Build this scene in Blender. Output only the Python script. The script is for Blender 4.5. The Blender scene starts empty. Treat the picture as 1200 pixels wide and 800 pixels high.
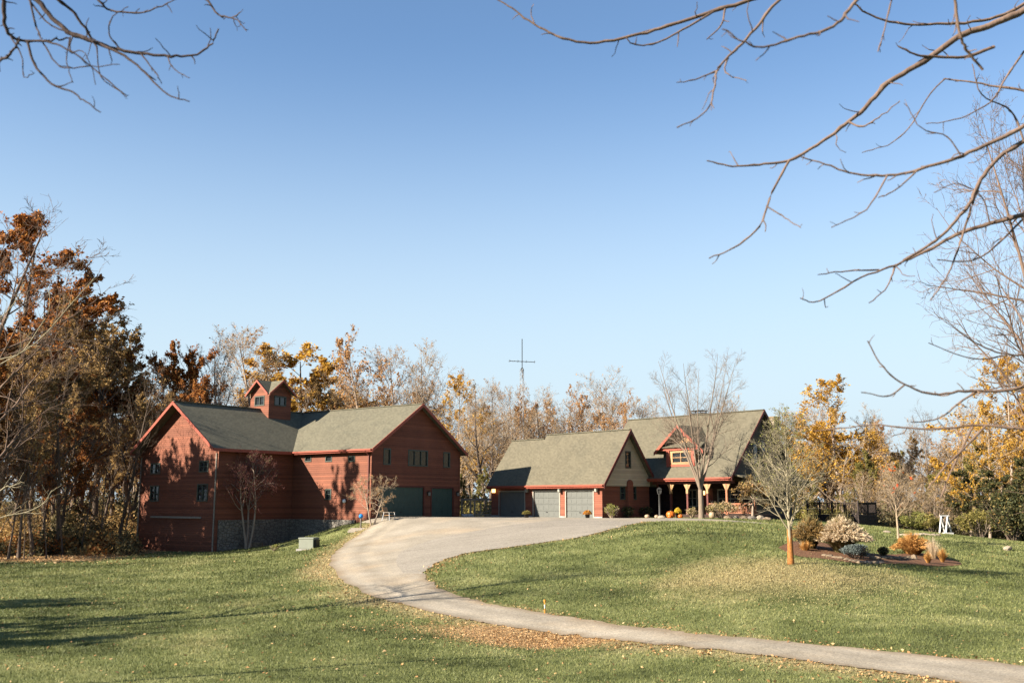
import bpy, math, random
import numpy as np
from mathutils import Vector, Matrix
from mathutils.geometry import delaunay_2d_cdt

R = math.radians
rnd = random.Random(7)
nrng = np.random.default_rng(7)
scene = bpy.context.scene
COL = scene.collection

# ------------------------------------------------------------------ camera
CAMZ = 1.35
F = 1167.0
PITCH = math.atan(187.0 / F)
cp, sp = math.cos(PITCH), math.sin(PITCH)


def ray(px, py):
    a, b = px - 600.0, 400.0 - py
    return np.array([a, F * cp - b * sp, F * sp + b * cp])


def at(px, py, Y):
    """world point seen at photo pixel (px, py) at forward distance Y"""
    r = ray(px, py)
    t = Y / r[1]
    return np.array([r[0] * t, Y, CAMZ + r[2] * t])


def ground_at_z(px, py, z):
    r = ray(px, py)
    t = (z - CAMZ) / r[2]
    return np.array([r[0] * t, r[1] * t, z])


cam_data = bpy.data.cameras.new("camera")
cam = bpy.data.objects.new("camera", cam_data)
COL.objects.link(cam)
cam.location = (0, 0, CAMZ)
cam.rotation_euler = (math.pi / 2 + PITCH, 0, 0)
cam_data.sensor_width = 36.0
cam_data.lens = 35.0
cam_data.clip_start = 0.1
cam_data.clip_end = 9000
cam_data.dof.use_dof = True
cam_data.dof.focus_distance = 78
cam_data.dof.aperture_fstop = 2.8
scene.camera = cam

# ------------------------------------------------------------------ light
SUN_EL = R(27)
SUN_XY = (-0.90, -0.43)
world = bpy.data.worlds.new("World")
scene.world = world
world.use_nodes = True
wn = world.node_tree
for n in list(wn.nodes):
    wn.nodes.remove(n)
sky = wn.nodes.new("ShaderNodeTexSky")
sky.sky_type = 'NISHITA'
sky.sun_disc = False
sky.sun_elevation = SUN_EL
sky.sun_rotation = math.atan2(SUN_XY[0], SUN_XY[1])
sky.altitude = 200
sky.air_density = 1.0
sky.dust_density = 0.1
sky.ozone_density = 3.0
bg = wn.nodes.new("ShaderNodeBackground")
bg.inputs[1].default_value = 0.05
wo = wn.nodes.new("ShaderNodeOutputWorld")
tint = wn.nodes.new("ShaderNodeMix")
tint.data_type = 'RGBA'
tint.blend_type = 'MULTIPLY'
tint.inputs[0].default_value = 1.0
tint.inputs[7].default_value = (0.98, 1.03, 1.04, 1)
wn.links.new(sky.outputs[0], tint.inputs[6])
# thin pale haze of the lower sky
tc = wn.nodes.new("ShaderNodeTexCoord")
sx_ = wn.nodes.new("ShaderNodeSeparateXYZ")
wn.links.new(tc.outputs["Generated"], sx_.inputs[0])
mr = wn.nodes.new("ShaderNodeMapRange")
mr.inputs[1].default_value = 0.45
mr.inputs[2].default_value = 0.02
mr.interpolation_type = 'SMOOTHSTEP'
wn.links.new(sx_.outputs[2], mr.inputs[0])
hz = wn.nodes.new("ShaderNodeMix")
hz.data_type = 'RGBA'
wn.links.new(mr.outputs[0], hz.inputs[0])
wn.links.new(tint.outputs[2], hz.inputs[6])
hz.inputs[7].default_value = (3.5, 4.25, 4.7, 1)
wn.links.new(hz.outputs[2], bg.inputs[0])
wn.links.new(bg.outputs[0], wo.inputs[0])

sd = bpy.data.lights.new("sun", 'SUN')
sd.energy = 5.0
sd.angle = R(0.53)
sd.color = (1.0, 0.90, 0.76)
sun = bpy.data.objects.new("sun", sd)
COL.objects.link(sun)
sdir = Vector((SUN_XY[0] * math.cos(SUN_EL), SUN_XY[1] * math.cos(SUN_EL), math.sin(SUN_EL)))
sun.rotation_euler = sdir.to_track_quat('Z', 'Y').to_euler()
sun.location = (-40, -20, 40)

vs = scene.view_settings
vs.view_transform = 'Standard'
vs.look = 'None'
vs.exposure = 2.0
vs.gamma = 1.0
vs.use_curve_mapping = False
scene.cycles.max_bounces = 6
scene.cycles.transparent_max_bounces = 8


# ------------------------------------------------------------------ materials
class NT:
    def __init__(self, name):
        self.m = bpy.data.materials.new(name)
        self.m.use_nodes = True
        self.t = self.m.node_tree
        for n in list(self.t.nodes):
            self.t.nodes.remove(n)
        self.out = self.n("ShaderNodeOutputMaterial")

    def n(self, typ, **kw):
        nd = self.t.nodes.new(typ)
        for k, v in kw.items():
            setattr(nd, k, v)
        return nd

    def set(self, sock, v):
        if hasattr(v, "is_output") or isinstance(v, bpy.types.NodeSocket):
            self.t.links.new(v, sock)
        elif v is not None:
            if isinstance(v, (tuple, list)) and len(v) == 3 and sock.type == 'RGBA':
                v = (*v, 1)
            sock.default_value = v

    def math(self, op, a, b=None, c=None, clamp=False):
        nd = self.n("ShaderNodeMath", operation=op)
        nd.use_clamp = clamp
        self.set(nd.inputs[0], a)
        if b is not None:
            self.set(nd.inputs[1], b)
        if c is not None:
            self.set(nd.inputs[2], c)
        return nd.outputs[0]

    def mix(self, f, a, b, blend='MIX'):
        nd = self.n("ShaderNodeMix", data_type='RGBA', blend_type=blend)
        self.set(nd.inputs[0], f)
        self.set(nd.inputs[6], a)
        self.set(nd.inputs[7], b)
        return nd.outputs[2]

    def noise(self, vec, scale, detail=4, rough=0.6):
        nd = self.n("ShaderNodeTexNoise")
        self.set(nd.inputs["Vector"], vec)
        nd.inputs["Scale"].default_value = scale
        nd.inputs["Detail"].default_value = detail
        nd.inputs["Roughness"].default_value = rough
        return nd.outputs["Fac"]

    def ramp(self, f, stops):
        nd = self.n("ShaderNodeValToRGB")
        el = nd.color_ramp.elements
        while len(el) < len(stops):
            el.new(0.5)
        for e, (p, c) in zip(el, stops):
            e.position = p
            e.color = (*c, 1) if len(c) == 3 else c
        self.set(nd.inputs[0], f)
        return nd.outputs[0]

    def step(self, f, lo, hi):
        nd = self.n("ShaderNodeMapRange")
        self.set(nd.inputs[0], f)
        nd.inputs[1].default_value = lo
        nd.inputs[2].default_value = hi
        return nd.outputs[0]

    def scalevec(self, vec, s):
        nd = self.n("ShaderNodeMapping")
        self.set(nd.inputs[0], vec)
        nd.inputs["Scale"].default_value = s
        return nd.outputs[0]

    def bump(self, h, dist=0.02, strength=1.0):
        nd = self.n("ShaderNodeBump")
        nd.inputs["Strength"].default_value = strength
        nd.inputs["Distance"].default_value = dist
        self.set(nd.inputs["Height"], h)
        return nd.outputs[0]

    def principled(self, color, rough=0.8, normal=None, spec=0.3, metal=0.0, emit=None, emit_s=0):
        nd = self.n("ShaderNodeBsdfPrincipled")
        self.set(nd.inputs["Base Color"], color)
        self.set(nd.inputs["Roughness"], rough)
        nd.inputs["Specular IOR Level"].default_value = spec
        nd.inputs["Metallic"].default_value = metal
        if normal is not None:
            self.set(nd.inputs["Normal"], normal)
        if emit:
            nd.inputs["Emission Color"].default_value = (*emit, 1)
            nd.inputs["Emission Strength"].default_value = emit_s
        return nd

    def finish(self, shader):
        self.t.links.new(shader.outputs[0], self.out.inputs[0])
        return self.m

    def pos(self):
        return self.n("ShaderNodeNewGeometry").outputs["Position"]

    def obj(self):
        return self.n("ShaderNodeTexCoord").outputs["Object"]


def mat_plain(name, c, rough=0.7, var=0.25, scale=6.0, spec=0.3, metal=0.0, bump=0.0):
    t = NT(name)
    f = t.noise(t.obj(), scale)
    lo = tuple(x * (1 - var) for x in c)
    hi = tuple(min(1, x * (1 + var)) for x in c)
    col = t.ramp(f, [(0.3, lo), (0.7, hi)])
    nrm = t.bump(f, bump) if bump else None
    return t.finish(t.principled(col, rough, nrm, spec, metal))


def mat_siding(name, c, board=0.17, var=0.16):
    t = NT(name)
    o = t.obj()
    s = t.n("ShaderNodeSeparateXYZ")
    t.set(s.inputs[0], o)
    zz = t.math('DIVIDE', s.outputs[2], board)
    fr = t.math('FRACT', zz)
    fl = t.math('FLOOR', zz)
    wn_ = t.n("ShaderNodeTexWhiteNoise", noise_dimensions='1D')
    t.set(wn_.inputs["W"], fl)
    big = t.noise(o, 0.35, 3)
    streak = t.noise(t.scalevec(o, (1.5, 1.5, 14)), 1.0, 5)
    v = t.math('ADD', t.math('MULTIPLY', wn_.outputs[0], 0.35), t.math('MULTIPLY', big, 0.35))
    v = t.math('ADD', v, t.math('MULTIPLY', streak, 0.4))
    lo = tuple(x * (1 - var * 1.6) for x in c)
    hi = tuple(min(1, x * (1 + var * 1.6)) for x in c)
    col = t.ramp(v, [(0.2, lo), (0.85, hi)])
    rowd = t.step(fr, 0.86, 1.0)
    col = t.mix(t.math('MULTIPLY', rowd, 0.6), col, t.mix(1.0, col, (0.5, 0.5, 0.5), 'MULTIPLY'))
    fade = t.step(t.noise(t.scalevec(o, (0.5, 0.5, 0.25)), 1.0, 4), 0.5, 0.75)
    col = t.mix(t.math('MULTIPLY', fade, 0.6), col, t.mix(1.0, col, (1.22, 1.25, 1.25), 'MULTIPLY'))
    h = t.math('SUBTRACT', 1.0, fr)
    return t.finish(t.principled(col, 0.75, t.bump(h, 0.03, 1.0), 0.2))


def mat_shingle(name, c):
    t = NT(name)
    o = t.obj()
    s = t.n("ShaderNodeSeparateXYZ")
    t.set(s.inputs[0], o)
    zz = t.math('DIVIDE', s.outputs[2], 0.125)
    row = t.math('FLOOR', zz)
    fr = t.math('FRACT', zz)
    along = t.math('ADD', s.outputs[0], s.outputs[1])
    cell = t.math('FLOOR', t.math('ADD', t.math('MULTIPLY', along, 5.2), t.math('MULTIPLY', row, 0.37)))
    w = t.n("ShaderNodeTexWhiteNoise", noise_dimensions='2D')
    cv = t.n("ShaderNodeCombineXYZ")
    t.set(cv.inputs[0], row)
    t.set(cv.inputs[1], cell)
    t.set(w.inputs["Vector"], cv.outputs[0])
    big = t.noise(o, 0.5, 4)
    fine = t.noise(o, 14, 3)
    v = t.math('ADD', t.math('MULTIPLY', w.outputs[0], 0.3), t.math('MULTIPLY', big, 0.3))
    v = t.math('ADD', v, t.math('MULTIPLY', fine, 0.4))
    col = t.ramp(v, [(0.2, tuple(x * 0.75 for x in c)), (0.85, tuple(x * 1.25 for x in c))])
    st = t.noise(t.scalevec(o, (0.9, 0.9, 0.12)), 1.0, 4)
    col = t.mix(t.step(st, 0.5, 0.72), col, t.mix(1.0, col, (0.84, 0.86, 0.88), 'MULTIPLY'))
    rowd = t.step(fr, 0.82, 1.0)
    col = t.mix(t.math('MULTIPLY', rowd, 0.5), col, t.mix(1.0, col, (0.6, 0.6, 0.6), 'MULTIPLY'))
    h = t.math('SUBTRACT', 1.0, fr)
    return t.finish(t.principled(col, 0.95, t.bump(h, 0.012, 0.7), 0.15))


def mat_leaf(name, stops, trans=0.45):
    t = NT(name)
    g = t.n("ShaderNodeNewGeometry")
    col = t.ramp(g.outputs["Random Per Island"], stops)
    d = t.principled(col, 0.7, None, 0.2)
    tr = t.n("ShaderNodeBsdfTranslucent")
    t.set(tr.inputs[0], col)
    mx = t.n("ShaderNodeMixShader")
    mx.inputs[0].default_value = trans
    t.t.links.new(d.outputs[0], mx.inputs[1])
    t.t.links.new(tr.outputs[0], mx.inputs[2])
    return t.finish(mx)


def mat_bark(name, c, var=0.35):
    t = NT(name)
    o = t.obj()
    f = t.noise(t.scalevec(o, (6, 6, 1.2)), 1.5, 5)
    g = t.noise(o, 0.5, 2)
    v = t.math('ADD', t.math('MULTIPLY', f, 0.6), t.math('MULTIPLY', g, 0.4))
    col = t.ramp(v, [(0.3, tuple(x * (1 - var) for x in c)), (0.7, tuple(x * (1 + var) for x in c))])
    return t.finish(t.principled(col, 0.9, t.bump(f, 0.02), 0.1))


def mat_stone(name, c, scale=3.0, gap=0.3):
    t = NT(name)
    o = t.obj()
    v = t.n("ShaderNodeTexVoronoi")
    t.set(v.inputs["Vector"], t.scalevec(o, (1, 1, 1.6)))
    v.inputs["Scale"].default_value = scale
    e = t.n("ShaderNodeTexVoronoi", feature='DISTANCE_TO_EDGE')
    t.set(e.inputs["Vector"], t.scalevec(o, (1, 1, 1.6)))
    e.inputs["Scale"].default_value = scale
    sx = t.n("ShaderNodeSeparateColor")
    t.set(sx.inputs[0], v.outputs["Color"])
    stone = t.ramp(sx.outputs[0], [(0, tuple(x * 0.6 for x in c)), (1, tuple(x * 1.35 for x in c))])
    fine = t.noise(o, 9, 5)
    stone = t.mix(0.35, stone, t.ramp(fine, [(0.3, (0.08, 0.07, 0.06)), (0.7, (0.4, 0.36, 0.3))]))
    edge = t.step(e.outputs["Distance"], 0.0, 0.08)
    col = t.mix(edge, (0.07, 0.06, 0.05), stone)
    return t.finish(t.principled(col, 0.9, t.bump(edge, 0.05), 0.2))


def lawn_color(t):
    p = t.pos()
    a = t.n("ShaderNodeAttribute", attribute_name="dry")
    dry = a.outputs["Fac"]
    mid = t.noise(p, 0.35, 5, 0.65)
    big = t.noise(t.scalevec(p, (0.07, 0.12, 0.1)), 1.0, 3)
    fine = t.noise(p, 5.0, 4, 0.7)
    vfine = t.noise(p, 28.0, 3, 0.7)
    v = t.math('ADD', t.math('MULTIPLY', mid, 0.55), t.math('MULTIPLY', fine, 0.3))
    v = t.math('ADD', v, t.math('MULTIPLY', vfine, 0.2))
    v = t.math('ADD', v, t.math('MULTIPLY', t.math('SUBTRACT', t.noise(t.scalevec(p, (0.16, 0.3, 0.2)), 1.0, 3), 0.5), 0.5))
    v = t.math('SUBTRACT', v, 0.025)
    green = t.ramp(v, [(0.33, (0.042, 0.051, 0.0155)), (0.50, (0.103, 0.117, 0.039)), (0.66, (0.186, 0.189, 0.078))])
    straw = t.ramp(fine, [(0.3, (0.150, 0.120, 0.052)), (0.7, (0.31, 0.262, 0.135))])
    m = t.math('ADD', dry, t.math('MULTIPLY', t.math('SUBTRACT', mid, 0.5), 0.9))
    m = t.math('ADD', m, t.math('MULTIPLY', t.math('SUBTRACT', big, 0.50), 1.7))
    m = t.math('ADD', m, t.math('MULTIPLY', t.math('SUBTRACT', fine, 0.5), 0.6))
    m = t.step(m, 0.22, 0.85)
    b = t.n("ShaderNodeAttribute", attribute_name="litter")
    litter = t.ramp(vfine, [(0.3, (0.20, 0.122, 0.055)), (0.5, (0.31, 0.205, 0.10)), (0.7, (0.40, 0.28, 0.15))])
    col = t.mix(m, green, straw)
    lm = t.math('ADD', b.outputs["Fac"], t.math('MULTIPLY', t.math('SUBTRACT', fine, 0.5), 0.8))
    return t.mix(t.step(lm, 0.25, 0.75), col, litter), vfine


def mat_ground():
    t = NT("lawn_ground")
    col, h = lawn_color(t)
    return t.finish(t.principled(col, 0.95, t.bump(h, 0.06, 1.0), 0.1))


def mat_blades():
    t = NT("grass_blades")
    col, h = lawn_color(t)
    g = t.n("ShaderNodeNewGeometry")
    k = t.ramp(g.outputs["Random Per Island"], [(0, (0.8, 0.85, 0.75)), (1, (1.45, 1.35, 1.3))])
    col = t.mix(1.0, col, k, 'MULTIPLY')
    d = t.principled(col, 0.6, None, 0.25)
    tr = t.n("ShaderNodeBsdfTranslucent")
    t.set(tr.inputs[0], col)
    mx = t.n("ShaderNodeMixShader")
    mx.inputs[0].default_value = 0.3
    t.t.links.new(d.outputs[0], mx.inputs[1])
    t.t.links.new(tr.outputs[0], mx.inputs[2])
    return t.finish(mx)


def mat_drive():
    t = NT("driveway_concrete")
    p = t.pos()
    a = t.noise(p, 0.5, 5)
    b = t.noise(p, 12, 5, 0.75)
    c = t.noise(p, 60, 2, 0.7)
    v = t.math('ADD', t.math('MULTIPLY', a, 0.5), t.math('MULTIPLY', b, 0.3))
    v = t.math('ADD', v, t.math('MULTIPLY', c, 0.2))
    col = t.ramp(v, [(0.34, (0.150, 0.130, 0.098)), (0.52, (0.225, 0.198, 0.155)), (0.68, (0.295, 0.262, 0.21))])
    vo = t.n("ShaderNodeTexVoronoi")
    t.set(vo.inputs["Vector"], p)
    vo.inputs["Scale"].default_value = 24
    sc_ = t.n("ShaderNodeSeparateColor")
    t.set(sc_.inputs[0], vo.outputs["Color"])
    col = t.mix(1.0, col, t.ramp(sc_.outputs[0], [(0, (0.74, 0.74, 0.74)), (1, (1.22, 1.2, 1.18))]), 'MULTIPLY')
    ed = t.n("ShaderNodeAttribute", attribute_name="edge").outputs["Fac"]
    ac = t.n("ShaderNodeAttribute", attribute_name="across").outputs["Fac"]
    wob = t.math('MULTIPLY', t.math('SUBTRACT', t.noise(p, 0.8, 3), 0.5), 0.7)
    grit = t.step(t.math('ADD', ed, t.math('MULTIPLY', wob, 0.8)), 0.5, 0.0)
    col = t.mix(t.math('MULTIPLY', grit, 0.7), col, (0.135, 0.098, 0.058))
    acw = t.math('ADD', ac, t.math('MULTIPLY', wob, 0.5))
    for c0 in (0.85, 2.35):
        dd = t.math('ABSOLUTE', t.math('SUBTRACT', acw, c0))
        tr_ = t.step(dd, 0.38, 0.05)
        col = t.mix(t.math('MULTIPLY', tr_, 0.55), col, t.mix(1.0, col, (1.16, 1.14, 1.1), 'MULTIPLY'))
    mid_ = t.step(t.math('ABSOLUTE', t.math('SUBTRACT', acw, 1.6)), 0.4, 0.05)
    col = t.mix(t.math('MULTIPLY', mid_, 0.6), col, t.mix(1.0, col, (0.80, 0.79, 0.77), 'MULTIPLY'))
    tan_ = t.noise(t.scalevec(p, (0.25, 0.25, 1)), 1.0, 3)
    col = t.mix(t.step(tan_, 0.5, 0.75), col, t.mix(1.0, col, (1.08, 0.97, 0.84), 'MULTIPLY'))
    return t.finish(t.principled(col, 0.9, t.bump(b, 0.01), 0.2))


def mat_gravel():
    t = NT("gravel")
    p = t.pos()
    v = t.n("ShaderNodeTexVoronoi")
    t.set(v.inputs["Vector"], p)
    v.inputs["Scale"].default_value = 20
    sx = t.n("ShaderNodeSeparateColor")
    t.set(sx.inputs[0], v.outputs["Color"])
    a = t.noise(t.scalevec(p, (0.3, 0.9, 1)), 1.0, 5)
    b = t.noise(p, 4, 5, 0.8)
    k = t.math('ADD', t.math('MULTIPLY', sx.outputs[0], 0.35), t.math('MULTIPLY', a, 0.4))
    k = t.math('ADD', k, t.math('MULTIPLY', b, 0.3))
    col = t.ramp(k, [(0.25, (0.115, 0.099, 0.077)), (0.5, (0.195, 0.172, 0.138)), (0.8, (0.28, 0.25, 0.205))])
    return t.finish(t.principled(col, 0.95, t.bump(v.outputs["Distance"], 0.025), 0.2))


def mat_glass(name, c=(0.015, 0.018, 0.02), rough=0.04):
    t = NT(name)
    return t.finish(t.principled(c, rough, None, 0.6))


M = {}
M['ground'] = mat_ground()
M['blades'] = mat_blades()
M['drive'] = mat_drive()
M['gravel'] = mat_gravel()
M['red'] = mat_siding("red_siding", (0.128, 0.043, 0.0225), 0.17, 0.24)
M['red_house'] = mat_siding("red_brown_siding", (0.148, 0.048, 0.027), 0.17, 0.2)
M['shade_siding'] = mat_siding('porch_shade_siding', (0.028, 0.0144, 0.0096))  # dark brown carries the deep porch's shade in the colour itself
M['taupe'] = mat_siding('taupe_siding', (0.08, 0.0624, 0.044), 0.2, 0.1)
M['beige'] = mat_siding("beige_siding", (0.36, 0.285, 0.185), 0.2, 0.1)
M['trim'] = mat_plain("red_trim", (0.2112, 0.04608, 0.02432), 0.55, 0.15)
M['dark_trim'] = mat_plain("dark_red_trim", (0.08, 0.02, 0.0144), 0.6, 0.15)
M['roof'] = mat_shingle("weathered_shingle", (0.09184, 0.0816, 0.05644))
M['barn_roof'] = mat_shingle("barn_shingle", (0.09728, 0.08968, 0.06308))
M['door_pale'] = mat_plain("pale_green_door", (0.084, 0.087, 0.078), 0.5, 0.06, 2)
M['door_green'] = mat_plain("green_door", (0.03, 0.057, 0.0468), 0.5, 0.08, 2)
M['frame_dark'] = mat_plain("dark_frame", (0.035, 0.045, 0.035), 0.5)
M['frame_pale'] = mat_plain("pale_frame", (0.2016, 0.192, 0.1584), 0.5, 0.1)
M['glass'] = mat_glass("window_glass")
M['stone'] = mat_stone("rubble_stone", (0.095, 0.085, 0.07), 2.6)
M['chimney'] = mat_stone("chimney_stone", (0.2688, 0.2112, 0.1408), 4.5)
M['rock'] = mat_plain("rock", (0.155, 0.115, 0.075), 0.9, 0.5, 5, 0.2, 0, 0.03)
M['rock_dark'] = mat_plain("dark_rock", (0.112, 0.096, 0.08), 0.9, 0.4, 5, 0.2, 0, 0.03)
M['rock_pale'] = mat_plain("pale_rock", (0.215, 0.175, 0.13), 0.9, 0.35, 5, 0.2, 0, 0.03)
M['post'] = mat_plain("cedar_post", (0.256, 0.096, 0.048), 0.7, 0.2)
M['cedar'] = mat_plain("honey_wood", (0.27, 0.156, 0.072), 0.6, 0.2)
M['deckwood'] = mat_plain("dark_stained_wood", (0.028, 0.018, 0.014), 0.7, 0.3)
M['greywood'] = mat_plain("weathered_wood", (0.2016, 0.1736, 0.14), 0.85, 0.25, 10)
M['white'] = mat_plain("white_paint", (0.432, 0.42, 0.396), 0.5, 0.06)
M['black'] = mat_plain("black_metal", (0.012, 0.012, 0.013), 0.45, 0.2)
M['grey_metal'] = mat_plain("grey_metal", (0.304, 0.312, 0.32), 0.5, 0.15, 5, 0.4, 0.3)
M['lamp_grey'] = mat_plain("grey_paint", (0.028, 0.0275, 0.025), 0.6, 0.15)
M['utility'] = mat_plain("utility_green", (0.144, 0.1536, 0.12), 0.6, 0.08, 3)
M['concrete'] = mat_plain("concrete_pad", (0.228, 0.216, 0.198), 0.9)
M['blue'] = mat_plain("blue_glaze", (0.016, 0.152, 0.4), 0.15, 0.1)
M['orange_plastic'] = mat_plain("orange_plastic", (0.42, 0.156, 0.018), 0.5, 0.05)
M['pumpkin'] = mat_plain("pumpkin_skin", (0.384, 0.0896, 0.0096), 0.45, 0.12, 3)
M['pumpkin_pale'] = mat_plain("pale_pumpkin_skin", (0.2784, 0.2016, 0.1248), 0.5, 0.12, 3)
M['stalk'] = mat_plain("dry_stalk", (0.18, 0.13, 0.06), 0.9)
M['pot'] = mat_plain("dark_pot", (0.02, 0.018, 0.018), 0.5)
M['mulch'] = mat_plain("mulch", (0.116, 0.06, 0.0336), 0.95, 0.5, 9, 0.1, 0, 0.05)
M['wrap'] = mat_plain("orange_trunk_wrap", (0.20, 0.078, 0.016), 0.8, 0.45, 9)
M['warm_lamp'] = NT("warm_lamp_glass")
M['warm_lamp'] = M['warm_lamp'].finish(M['warm_lamp'].principled((0.8, 0.6, 0.3), 0.3, emit=(1.0, 0.55, 0.18), emit_s=1.2))
M['globe'] = mat_plain("white_globe", (0.56, 0.576, 0.576), 0.2, 0.03)
M['bark_dark'] = mat_bark("dark_bark", (0.095, 0.070, 0.052))
M['bark_yard'] = mat_bark("yard_tree_bark", (0.15, 0.115, 0.085), 0.3)
M['bark_grey'] = mat_bark("grey_bark", (0.24, 0.185, 0.14))
M['bark_tan'] = mat_bark("tan_twigs", (0.248, 0.188, 0.124), 0.25)
M['bark_pale'] = mat_bark("pale_twigs", (0.2083, 0.1786, 0.119), 0.25)
M['bark_left'] = mat_bark('left_branch_bark', (0.045, 0.032, 0.028), 0.5)
M['bark_near'] = mat_bark("near_branch_bark", (0.115, 0.078, 0.058), 0.5)
M['bark_red'] = mat_bark("reddish_twigs", (0.14, 0.06, 0.05))
M['leaf_rust'] = mat_leaf("rust_leaves", [(0, (0.07, 0.028, 0.010)), (0.4, (0.21, 0.075, 0.020)), (0.8, (0.38, 0.145, 0.033)), (1, (0.47, 0.24, 0.07))])
M['leaf_brown'] = mat_leaf("tan_brown_leaves", [(0, (0.12, 0.072, 0.026)), (0.5, (0.25, 0.155, 0.055)), (1, (0.40, 0.265, 0.105))])
M['leaf_gold'] = mat_leaf("golden_leaves", [(0, (0.26, 0.13, 0.02)), (0.5, (0.46, 0.255, 0.035)), (1, (0.58, 0.37, 0.07))], 0.5)
M['leaf_peach'] = mat_leaf("peach_leaves", [(0, (0.264, 0.136, 0.056)), (0.6, (0.384, 0.208, 0.08)), (1, (0.44, 0.272, 0.12))])
M['leaf_olive'] = mat_leaf("olive_leaves", [(0, (0.07, 0.065, 0.018)), (0.5, (0.17, 0.15, 0.04)), (1, (0.30, 0.24, 0.07))])
M['leaf_green'] = mat_leaf("dark_green_leaves", [(0, (0.018, 0.022, 0.008)), (0.6, (0.050, 0.055, 0.020)), (0.9, (0.13, 0.115, 0.04)), (1, (0.28, 0.17, 0.05))], 0.3)
M['leaf_lime'] = mat_leaf("lime_leaves", [(0, (0.128, 0.136, 0.032)), (1, (0.264, 0.248, 0.072))])
M['leaf_red'] = mat_leaf("red_orange_leaves", [(0, (0.36, 0.048, 0.012)), (1, (0.496, 0.144, 0.032))])
M['leaf_scrub'] = mat_leaf("scrub_leaves", [(0, (0.04, 0.04, 0.0176)), (0.5, (0.096, 0.08, 0.036)), (1, (0.192, 0.152, 0.072))])
M['leaf_fallen'] = mat_leaf("fallen_leaf", [(0, (0.13, 0.065, 0.028)), (0.3, (0.28, 0.155, 0.062)), (0.7, (0.40, 0.235, 0.10)), (1, (0.48, 0.34, 0.18))], 0.2)
M['leaf_fallen_pale'] = mat_leaf("pale_fallen_leaf", [(0, (0.20, 0.165, 0.065)), (1, (0.36, 0.31, 0.15))], 0.15)
M['plume'] = mat_leaf("pale_plumes", [(0, (0.36, 0.27, 0.17)), (0.5, (0.58, 0.46, 0.30)), (1, (0.72, 0.60, 0.43))], 0.5)
M['reed'] = mat_leaf("dry_reed", [(0, (0.056, 0.056, 0.016)), (0.5, (0.152, 0.128, 0.048)), (1, (0.272, 0.216, 0.096))], 0.25)
M['reed_orange'] = mat_leaf("orange_reed", [(0, (0.2, 0.096, 0.024)), (0.5, (0.384, 0.184, 0.048)), (1, (0.496, 0.288, 0.096))], 0.25)
M['needle'] = mat_leaf("blue_needles", [(0, (0.0336, 0.0448, 0.0392)), (1, (0.1232, 0.1456, 0.1344))], 0.1)
M['mum'] = mat_leaf("orange_mum", [(0, (0.288, 0.096, 0.0064)), (1, (0.4608, 0.2112, 0.0192))], 0.2)
M['mum_yellow'] = mat_leaf("yellow_mum", [(0, (0.4, 0.264, 0.016)), (1, (0.6, 0.416, 0.048))], 0.2)
M['hydrangea'] = mat_leaf("faded_hydrangea", [(0, (0.08, 0.08, 0.024)), (0.5, (0.24, 0.184, 0.072)), (1, (0.44, 0.32, 0.216))], 0.2)


# ------------------------------------------------------------------ mesh builder
class MB:
    def __init__(self):
        self.v, self.f = [], []

    def add(self, vs, fs):
        o = len(self.v)
        self.v.extend([tuple(map(float, p)) for p in vs])
        self.f.extend([tuple(i + o for i in f) for f in fs])
        return self

    def box(self, x0, x1, y0, y1, z0, z1):
        return self.hexa([(x0, y0, z0), (x1, y0, z0), (x1, y1, z0), (x0, y1, z0),
                          (x0, y0, z1), (x1, y0, z1), (x1, y1, z1), (x0, y1, z1)])

    def hexa(self, p):
        return self.add(p, [(0, 3, 2, 1), (4, 5, 6, 7), (0, 1, 5, 4), (1, 2, 6, 5), (2, 3, 7, 6), (3, 0, 4, 7)])

    def bar(self, a, b, w, h=None):
        """square bar from a to b"""
        a, b = Vector(a), Vector(b)
        h = h or w
        d = (b - a).normalized()
        s = d.cross(Vector((0, 0, 1)))
        if s.length < 1e-3:
            s = Vector((1, 0, 0))
        s.normalize()
        u = s.cross(d).normalized()
        s, u = s * w / 2, u * h / 2
        return self.hexa([a - s - u, a + s - u, a + s + u, a - s + u, b - s - u, b + s - u, b + s + u, b - s + u])

    def prism(self, poly, vec):
        n = len(poly)
        vec = np.array(vec)
        v = [np.array(p) for p in poly] + [np.array(p) + vec for p in poly]
        fs = [tuple(range(n)), tuple(range(2 * n - 1, n - 1, -1))]
        for i in range(n):
            j = (i + 1) % n
            fs.append((i, i + n, j + n, j))
        return self.add(v, fs)

    def lathe(self, prof, c=(0, 0, 0), n=12):
        vs, fs = [], []
        for r, z in prof:
            for k in range(n):
                a = 2 * math.pi * k / n
                vs.append((c[0] + r * math.cos(a), c[1] + r * math.sin(a), c[2] + z))
        m = len(prof)
        for i in range(m - 1):
            for k in range(n):
                k2 = (k + 1) % n
                fs.append((i * n + k, i * n + k2, (i + 1) * n + k2, (i + 1) * n + k))
        fs.append(tuple(range(n - 1, -1, -1)))
        fs.append(tuple((m - 1) * n + k for k in range(n)))
        return self.add(vs, fs)

    def build(self, name, mat, parent=None, smooth=False, bevel=0.0):
        me = bpy.data.meshes.new(name)
        me.from_pydata(self.v, [], self.f)
        me.materials.append(mat)
        if smooth:
            me.polygons.foreach_set("use_smooth", [True] * len(me.polygons))
        me.update()
        o = bpy.data.objects.new(name, me)
        COL.objects.link(o)
        if parent:
            o.parent = parent
        if bevel:
            b = o.modifiers.new("bevel", 'BEVEL')
            b.width = bevel
            b.segments = 2
            b.limit_method = 'ANGLE'
        return o


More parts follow.
